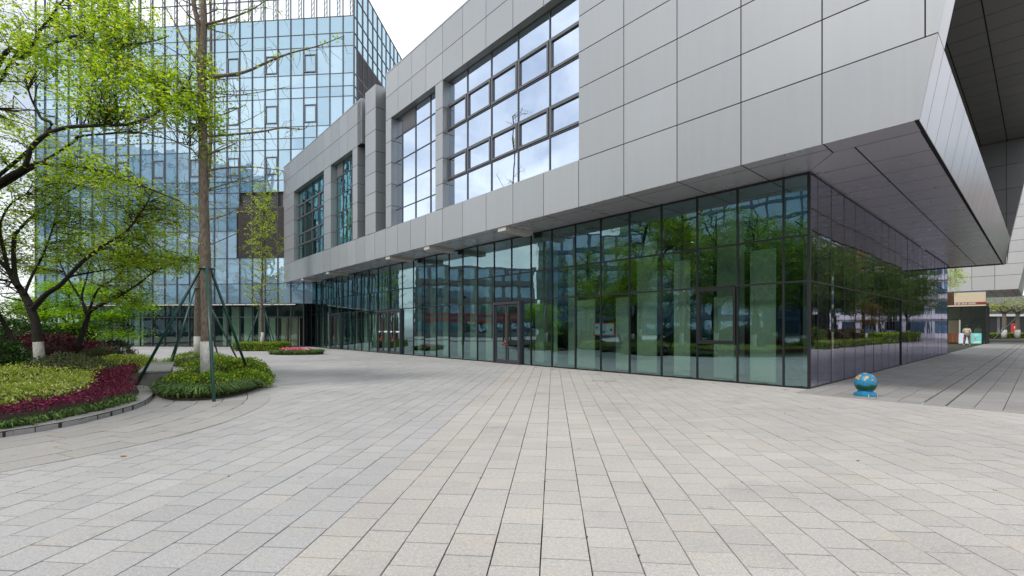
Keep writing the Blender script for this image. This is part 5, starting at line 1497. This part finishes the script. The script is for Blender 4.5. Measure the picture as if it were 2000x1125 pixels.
# drain cover and fallen leaves
dcv = tag(MB().box(-.33, .33, -.10, .10, -.02, .003).build('drain_cover', M['granite'], None, tuple(at(1180, 742, 12.6) * [1, 1, 0]), (0, 0, R(-5))), 'thin grey drain cover set in the paving before the glass', 'drain cover')
for (x, y, lab) in ((240, 892, 'orange fallen leaf on the worn curved paving'), (1183, 748, 'orange fallen leaf near the drain cover')):
    Yg = FPX * EYE / (y - HYP); p = at(x, y, Yg)
    lf_ = MB(); lf_.v = [(-.035, 0, .004), (0, .022, .012), (.04, .004, .006), (0, -.022, .014), (-.035, 0, .002), (0, .022, .010), (.04, .004, .004), (0, -.022, .012)]
    lf_.f = [(0, 3, 2, 1), (4, 5, 6, 7)]; lf_.m = [0, 0]
    tag(lf_.build('fallen_leaf', M['dry_leaf'], None, (p[0], p[1], 0.003)), lab, 'leaf', 'orange leaves fallen on the paving')

# weeds in the joints of the plaza
wi = rng.integers(-12, 14, 24); wj = rng.uniform(8, 36, 24)
wc = np.stack([(wi + .5) * PW + .075, wj * PW], 1); wc = np.stack([wc[:, 0] * DV[0] + wc[:, 1] * CV[0], wc[:, 0] * DV[1] + wc[:, 1] * CV[1]], 1)
o = grass_tufts('weeds', None, wc, 4, .017, M['blade'], base=-.004)
tag(o, 'tiny green weeds growing in the paving joints', 'weeds', None, 'stuff')

# person
def skin_mesh(name, verts, edges, radii, mat, sub=1, root=0):
    me = bpy.data.meshes.new(name); me.from_pydata(verts, edges, [])
    o = bpy.data.objects.new(name, me); COL.objects.link(o)
    md = o.modifiers.new('skin', 'SKIN'); md.use_smooth_shade = True
    for i, r in enumerate(radii):
        sv = me.skin_vertices[0].data[i]; sv.radius = r if isinstance(r, tuple) else (r, r); sv.use_root = (i == root)
    o.modifiers.new('sub', 'SUBSURF').levels = sub; o.modifiers['sub'].render_levels = sub
    dg = bpy.context.evaluated_depsgraph_get(); m2 = bpy.data.meshes.new_from_object(o.evaluated_get(dg)); m2.name = name
    bpy.data.objects.remove(o); m2.materials.clear(); m2.materials.append(mat)
    m2.polygons.foreach_set('use_smooth', np.ones(len(m2.polygons), bool))
    return m2
pp = at(1888.5, HYP, 41.0)
# local: person looks along +y (towards the shop), x to the right
V_ = [(0, 0, .95), (0, 0, 1.12), (0, .01, 1.30), (0, .0, 1.43), (0, 0, 1.50), (0, .02, 1.58), (0, .02, 1.68),
      (-.10, 0, .88), (-.14, .03, .48), (-.19, -.02, .07), (-.20, .10, .04), (.10, 0, .88), (.15, .02, .48), (.17, .0, .07), (.18, .12, .04),
      (-.17, 0, 1.40), (-.225, .02, 1.16), (-.17, .18, 1.04), (-.10, .26, 1.08), (.17, 0, 1.40), (.24, .0, 1.15), (.215, .12, .95), (.17, .22, .98)]
E_ = [(0, 1), (1, 2), (2, 3), (3, 4), (4, 5), (5, 6), (0, 7), (7, 8), (8, 9), (9, 10), (0, 11), (11, 12), (12, 13), (13, 14), (3, 15), (15, 16), (16, 17), (17, 18), (3, 19), (19, 20), (20, 21), (21, 22)]
Rr = [(.15, .10), (.14, .10), (.16, .11), (.12, .09),   .055, .098, .088, .085, .06, .042, .03, .085, .06, .042, .03, .06, .045, .034, .03, .06, .045, .034, .03]
per = tag(obj('person', skin_mesh('person', V_, E_, Rr, M['skin']), None, (pp[0], pp[1], 0), (0, 0, MAIN_RZ + R(8))), 'person in cream sweater and brown trousers standing before the shop seen from behind', 'person')
i_ = [0, 1, 2, 3, 15, 16, 17, 19, 20, 21]; mp = {k: n_ for n_, k in enumerate(i_)}
vv_ = [list(V_[k]) for k in i_]; vv_[0][2] = .98
obj('sweater', skin_mesh('sweater', vv_, [(mp[a], mp[b]) for a, b in E_ if a in mp and b in mp], [(.185, .14), (.18, .14), (.185, .14), (.13, .10), .085, .07, .055, .085, .07, .055], M['sweater']), per)
i_ = [0, 7, 8, 9, 11, 12, 13]; mp = {k: n_ for n_, k in enumerate(i_)}
vv_ = [list(V_[k]) for k in i_]; vv_[3][2] = .13; vv_[6][2] = .13
obj('trousers', skin_mesh('trousers', vv_, [(mp[a], mp[b]) for a, b in E_ if a in mp and b in mp], [(.17, .125), .115, .092, .075, .115, .092, .075], M['trousers']), per)
for x, y in ((-.195, .03), (.175, .05)): obj('shoe', skin_mesh('shoe', [(0, -.07, .045), (0, .05, .045), (0, .14, .035)], [(0, 1), (1, 2)], [.05, .05, .04], M['white']), per, (x, y, 0))
me = bpy.data.meshes.new('hair'); bm = bmesh.new(); bmesh.ops.create_uvsphere(bm, u_segments=20, v_segments=14, radius=.118); bmesh.ops.scale(bm, vec=(.92, 1, 1.05), verts=bm.verts)
bmesh.ops.delete(bm, geom=[v for v in bm.verts if v.co.y > .03 and v.co.z < .03], context='VERTS')
for f_ in bm.faces: f_.smooth = True
bm.to_mesh(me); bm.free(); me.materials.append(M['hair']); obj('hair', me, per, (0, .005, 1.645))
for x in (-.085, .085): obj('ear', skin_mesh('ear', [(0, 0, -.02), (0, 0, .02)], [(0, 1)], [.014, .016], M['skin']), per, (x, .02, 1.62))

# ------------------------------------------------------------------ far end of the passage: hedge, trees, low shops
def hedge_box(name, label, c, L_, D_, H_, rz, n, size, mat, group=None):
    t = thing(name, label, 'hedge', tuple(c), rz, group)
    a = rng.uniform(-1, 1, (n, 3)) * [L_/2, D_/2, 1]; ax = rng.integers(0, 3, n)
    a[ax == 0, 0] = rng.choice([-L_/2, L_/2], (ax == 0).sum()); a[ax == 1, 1] = rng.choice([-D_/2, D_/2], (ax == 1).sum())
    a[:, 2] = np.where(ax == 2, H_, rng.uniform(.02, H_, n)); a += rng.normal(0, .04, (n, 3))
    obj('foliage', quads_mesh('foliage', leaves_at(a, size, .6, .55, -.3), mat, rng.random(n)), t)
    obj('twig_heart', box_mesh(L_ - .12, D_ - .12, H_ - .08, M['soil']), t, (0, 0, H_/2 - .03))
    return t
hedge_box('clipped_hedge', 'far clipped bright hedge below the two pollarded trees', (74, 70, 0), 16, 1.4, .75, 0, 7000, .16, M['leaf_hedge'])
for (x, Yd, lab) in ((1961, 68.5, 'left one of the two far pollarded trees beyond the passage'), (1987, 68.5, 'right one of the two far pollarded trees beyond the passage')):
    w = MB(); b = at(x, HYP, Yd); b[2] = 0
    tk = np.array([b, b + [.05, 0, 2.0], b + [0, 0, 4.2]]); w.tube(catmull3(tk, 4), np.linspace(.30, .2, 9), 9)
    LL = [tk]
    for k in range(7):
        az = k * .9; q = b + [math.cos(az) * 2.4, math.sin(az) * 2.0, 5.0 + .3 * math.sin(k)]
        P = curve_pts(tk[-1] - [0, 0, .5], q, .05, 6, .03); w.tube(P, np.linspace(.13, .03, 6), 6); LL.append(P)
    lp = grow_crown(w, LL, [(b + [0, 0, 5.0], (3.0, 2.4, 1.1), 26)], 4, 6, .15, (.5, .5, .4), tw=.03)
    tree_obj('pollarded_tree', lab, b, w, lp, M['leaf_ginkgo'], .17, M['bark'], 'pollarded trees beyond the passage', band=([b, b + [.02, 0, .7], b + [.04, 0, 1.3]], [.33, .32, .30]))
pr = thing('tree_prop', 'slanting green pole leaning on the far left pollarded tree', 'tree support', (at(1961, HYP, 68)[0], 67.6, 0))
m = MB(); m.tube([(-2.2, -.3, 0), (3.4, .2, 4.8)], .07, 6); m.build('pole', M['pole'], pr)
fs = thing('far_shops', 'low dark shop row with pale fascia seen far beyond the passage', 'building', (84, 84, 0), 0)
bx('wall', fs, -14, 30, 0, 6, 0, 7.5, M['grey_wall'])
bx('fascia', fs, -14, 30, -.5, -.05, 4.2, 5.4, M['louvre'])
bx('canopy', fs, -14, 30, -1.2, -.55, 3.7, 4.1, M['white_wall'])
for k in range(12): bx('window', fs, -13.5 + k * 3.5, -10.6 + k * 3.5, -.06, -.02, .4, 3.6, M['frame'])
lt = MB(); xx = -12.5
for k in range(5):
    lt.box(xx, xx + .5, -.53, -.505, 4.5, 4.62); lt.box(xx, xx + .5, -.53, -.505, 5.0, 5.12); lt.box(xx + (.0 if k % 2 else .4), xx + (.1 if k % 2 else .5), -.53, -.505, 4.62, 5.0); xx += .75
lt.build('lettering', M['white'], fs)
rbx = thing('red_box', 'small red cabinet on a post beside the far hedge', 'cabinet', tuple(at(1980, HYP, 75) * [1, 1, 0]))
bx('cabinet', rbx, -.3, .3, -.2, .2, .7, 2.3, M['red_panel'], .04); bx('post', rbx, -.15, .15, -.1, .1, 0, .9, M['frame']); bx('plate', rbx, -.18, .18, -.22, -.205, 1.5, 1.9, M['white'])
# slender branch overhanging the gap between the blocks
w = MB(); b = st(4.6, 40); LLb = [np.array([b, b + [0, 0, 3], b + [.1, 0, 7.5]])]; w.tube(LLb[0], [.12, .1, .05], 8)
tip = at(1862, 520, b[1] - 1.0)
P = curve_pts(b + np.array([0, 0, 5.5]), tip, .05, 6, .02); w.tube(P, np.linspace(.05, .015, 6), 5); LLb.append(P)
lp = grow_crown(w, LLb, [(at(1860, 545, b[1] - .8), (.9, .6, 1.0), 22), (b + [0, 0, 7], (1.6, 1.6, 1.6), 30)], 5, 9, .11, (.3, .3, .3))
tree_obj('pale_tree', 'pale yellow green branch hanging before the far grey block', b, w, lp, M['leaf_ginkgo'], .13, M['bark_dark'])

# ------------------------------------------------------------------ what the glass reflects: gardens and buildings beside and behind the viewpoint
def garden_tree(label, kind, Ht, cr, mat, n1, bark, seed):
    w = MB(); b = np.zeros(3); L = []
    tk = np.array([[0, 0, 0], [.06, .02, Ht * .18], [-.05, .06, Ht * .36], [.08, 0, Ht * .6], [0, .05, Ht * .85]]); tkc = catmull3(tk, 4)
    w.tube(tkc, np.linspace(.17, .03, len(tkc)), 9); L.append(tkc)
    for k in range(9):
        z = Ht * (.25 + .07 * k); az = k * 2.4; q = np.array([math.cos(az) * cr * .75, math.sin(az) * cr * .75, z + Ht * .14])
        P = curve_pts(np.array([0, 0, z]), q, .06, 6, .04); w.tube(P, np.linspace(.055, .012, 6), 5); L.append(P)
    lp = grow_crown(w, L, [(np.array([0, 0, Ht * .62]), (cr, cr, Ht * .30), n1), (np.array([cr * .3, 0, Ht * .42]), (cr * .9, cr * .9, Ht * .14), n1 // 3)], 6, 14, .1, (.4, .4, .28), gap=-.22)
    return tree_obj('garden_tree', label, b, w, lp, mat, .12, bark, 'garden trees beside the plaza', band=([(0, 0, -.02), (.02, 0, .6), (.03, .01, 1.15)], [.185, .178, .172]))
M['leaf_park'] = mat_leaf('park_leaf', (0.055, 0.135, 0.022), (0.21, 0.34, 0.05), (0.32, 0.42, 0.07), 0.46)
gt = garden_tree('tall fresh green garden tree reflected in the glass front', 0, 10.0, 2.7, M['leaf_park'], 130, M['bark_dark'], 1)
gt.location = (-14.5, 4.0, .05)
M['leaf_garden'] = mat_leaf('garden_leaf', (0.03, 0.08, 0.016), (0.12, 0.21, 0.035), None, 0.35)
gt2 = garden_tree('dark green garden tree reflected in the passage glass', 0, 10.5, 3.4, M['leaf_garden'], 190, M['bark_dark'], 2)
gt2.location = tuple(st(-9.5, 33))
gt3 = garden_tree('russet leaved garden tree reflected near the glass corner', 0, 8.5, 2.6, M['leaf_red'], 100, M['bark_dark'], 3)
gt3.location = (-15.5, -2.5, .05)
for i, (x, y, sc_, rz) in enumerate(((-11.3, 5.4, .9, 2.7), (-12.3, 7.4, 1.0, 5.2), (-11.8, 2.4, .85, .3), (-13.2, .4, .95, 1), (-18.5, 1.2, 1.05, 2), (-19, 7.5, 1.0, 3), (-23, 4.5, 1.1, 4), (-13, -6.5, 1.0, 5), (-21, -5, 1.1, .5), (-27, 10, 1.1, 2.2), (-28, -1, 1.0, 3.3), (-25, 15, 1.0, 4.4))):
    dup(gt, (x, y, .05), rz, sc_)
for i, (s, t, sc_, rz) in enumerate(((-8, 66, 1.1, 1.2), (-9, 73, 1.15, 2.2), (-11, 80, 1.2, 4.2), (-12, 63, 1.2, 4), (-7.6, 49, .8, 1.5), (-8.6, 28.2, 1.0, 5.5), (-9.3, 37.5, .95, 3.5), (-9, 54, 1.1, 2.9), (-8.8, 60, 1.1, .9), (-12, 29, 1.1, 1), (-15, 35, 1.2, 2), (-10, 39, 1.0, 3), (-13.5, 44, 1.1, 4), (-10, 50, 1.0, 5), (-14, 56, 1.2, .4), (-19, 31, 1.1, 1.7), (-18, 40, 1.1, 2.5), (-20, 50, 1.2, 4.1))):
    dup(gt2, tuple(st(s, t)), rz, sc_)
dup(gt3, (-17, -9, .05), 2.0, .9)
dup(gt3, tuple(st(-8.3, 46)), 2.0, .6)
# right hand garden: grass edge, hedges, clipped topiary
gbed = MB(); gbed.prism([tuple(st(s, t)[:2]) for s, t in ((-6.2, 25.5), (-30, 25.5), (-30, 62), (-6.2, 62))], -.01, .06)
M['lawn'] = mat_simple('lawn', (0.03, 0.075, 0.015), .9, 0, .4, 3.0)
me = gbed.mesh('garden_bed', M['lawn']); bm = bmesh.new(); bm.from_mesh(me); bmesh.ops.recalc_face_normals(bm, faces=bm.faces); bm.to_mesh(me); bm.free()
tag(obj('lawn', me), kind='structure', label='garden ground to the right of the passage')
c = st(-6.7, 34); hedge_box('garden_hedge', 'nearer low clipped hedge of the right hand garden seen in the side glass', c, .9, 16, .5, MAIN_RZ, 7000, .10, M['leaf_hedge'], None)
c = st(-6.9, 52); hedge_box('garden_hedge', 'farther low clipped hedge of the right hand garden seen in the side glass', c, 1.2, 17, 1.0, MAIN_RZ, 7000, .12, M['leaf_mid'], None)
c = st(-16, 45); hedge_box('garden_hedge', 'tall screen hedge at the back of the right hand garden', c, 1.5, 36, 3.2, MAIN_RZ, 14000, .18, M['leaf_dark'], None)
for s, t, r_, mt, lab in ((-8.2, 30.5, (.9, .9, 1.7), 'leaf_hedge', 'clipped bright topiary shrub in the right hand garden'), (-8.5, 36.5, (1.3, 1.3, 1.5), 'leaf_red', 'russet rounded shrub in the right hand garden'), (-8.2, 41, (1.4, 1.2, 1.6), 'leaf_red', 'second russet rounded shrub farther in the garden'), (-7.8, 33.6, (.7, .9, .5), 'petal', 'low pink flowering shrub in the right hand garden')):
    p_ = st(s, t); tt = shrub('garden_shrub', lab, p_, r_, 5000, .10, M[mt]); inner(tt, tuple(.75 * v for v in r_))
# left hand hedges and low shrubs in the bed out of frame
for (x, y, r_, mt, lab) in ((-10.9, 2.0, (.8, 1.9, .8), 'leaf_hedge', 'long green mound at the bed edge left of the viewpoint'), (-11.6, -2.2, (.8, 2.0, .9), 'leaf_hedge', 'green mound farther back along the bed edge'), (-12.6, 4.6, (1.5, 1.5, 1.1), 'leaf_maroon', 'maroon mound in the bed left of the viewpoint'), (-14.5, -1, (1.8, 2.2, 1.6), 'leaf_dark', 'dark evergreen mass in the bed left of the viewpoint'), (-16, 8.5, (1.6, 2, 1.5), 'leaf_dark', 'dark evergreen shrub in the bed behind the leaning tree'), (-12, -7, (1.2, 2.6, 1.1), 'leaf_hedge', 'rearmost green mound along the bed edge'), (-20, 3, (2, 4, 2.2), 'leaf_dark', 'broad dark evergreen mass deep in the bed')):
    tt = shrub('bed_shrub', lab, (x, y, .08), r_, 6500, .085, M[mt]); inner(tt, tuple(.78 * v for v in r_))

def far_building(name, label, loc, rz, Wd, D_, Ht, wall, floors, bays, glass, accents=(), group=None, wh=.62, ww=.72):
    t = thing(name, label, 'building', loc, rz, group)
    bx('wall', t, -Wd/2, Wd/2, 0, D_, 0, Ht, wall)
    fh = Ht / floors; bw = Wd / bays
    for i in range(bays):
        for j in range(floors):
            obj('window', tpane_mesh(bw * ww, fh * wh, int(rng.integers(0, 8)), glass), t, (-Wd/2 + (i + .5) * bw, -.02, (j + .55) * fh))
    for j in range(1, floors): bx('ledge', t, -Wd/2, Wd/2, -.25, -.03, j * fh - .12, j * fh + .12, wall)
    for x0, x1, z0, z1 in accents: bx('accent_panel', t, x0, x1, -.3, -.05, z0, z1, M['red_panel'])
    return t
def face(p, q):
    """rotation so that local -y looks from p to q"""
    d = np.asarray(q, float) - np.asarray(p, float); return math.atan2(d[1], d[0]) + math.pi / 2
p_ = (-78, 2); far_building('opposite_offices', 'blue glass office block across the garden reflected in the front', (p_[0], p_[1], 0), face(p_, (0, 12)), 44, 12, 21, M['blue_wall'], 6, 16, M['glass_far'], wh=.7, ww=.8)
p_ = (-66, 34); far_building('opposite_offices', 'grey block with red bands beyond the garden reflected in the front', (p_[0], p_[1], 0), face(p_, (0, 15)), 22, 10, 13, M['grey_wall'], 4, 8, M['glass_far'], [(-9, 9, 2.9, 3.3), (-9, 9, 4.0, 4.3)])
p_ = (-52, -34); far_building('opposite_offices', 'pale office block behind the viewpoint reflected near the corner', (p_[0], p_[1], 0), face(p_, (0, 10)), 30, 12, 15, M['grey_wall'], 5, 12, M['glass_far'])
p_ = (-40, -72); far_building('distant_tower', 'tall teal glass tower far behind the viewpoint', (p_[0], p_[1], 0), face(p_, (-12, 36)), 22, 18, 62, M['blue_wall'], 18, 9, M['glass_far'], wh=.8, ww=.85)
p_ = (86, 44); far_building('garden_flats', 'white flats with red panels beyond the right hand garden', (p_[0], p_[1], 0), face(p_, (12, 14)), 46, 12, 22, M['white_wall'], 7, 15, M['glass_far'], [(-16, -14, 8, 21), (-11, -9.5, 6, 18), (-3, -1, 3, 14), (6, 8, 9, 21), (14, 16, 2, 12)])
p_ = (84, 92); far_building('garden_flats', 'farther white flats with red panels seen in the side glass', (p_[0], p_[1] + 15, 0), face(p_, (20, 25)), 40, 12, 20, M['white_wall'], 6, 13, M['glass_far'], [(-12, -10, 4, 18), (-2, 0, 3, 12), (8, 10, 6, 18)])
p_ = (-100, -20); far_building('distant_tower', 'broad dark blue glass block far left behind the viewpoint', (p_[0], p_[1], 0), face(p_, (-33, 38)), 60, 18, 44, M['blue_wall'], 12, 18, M['glass_far'], wh=.8, ww=.85)
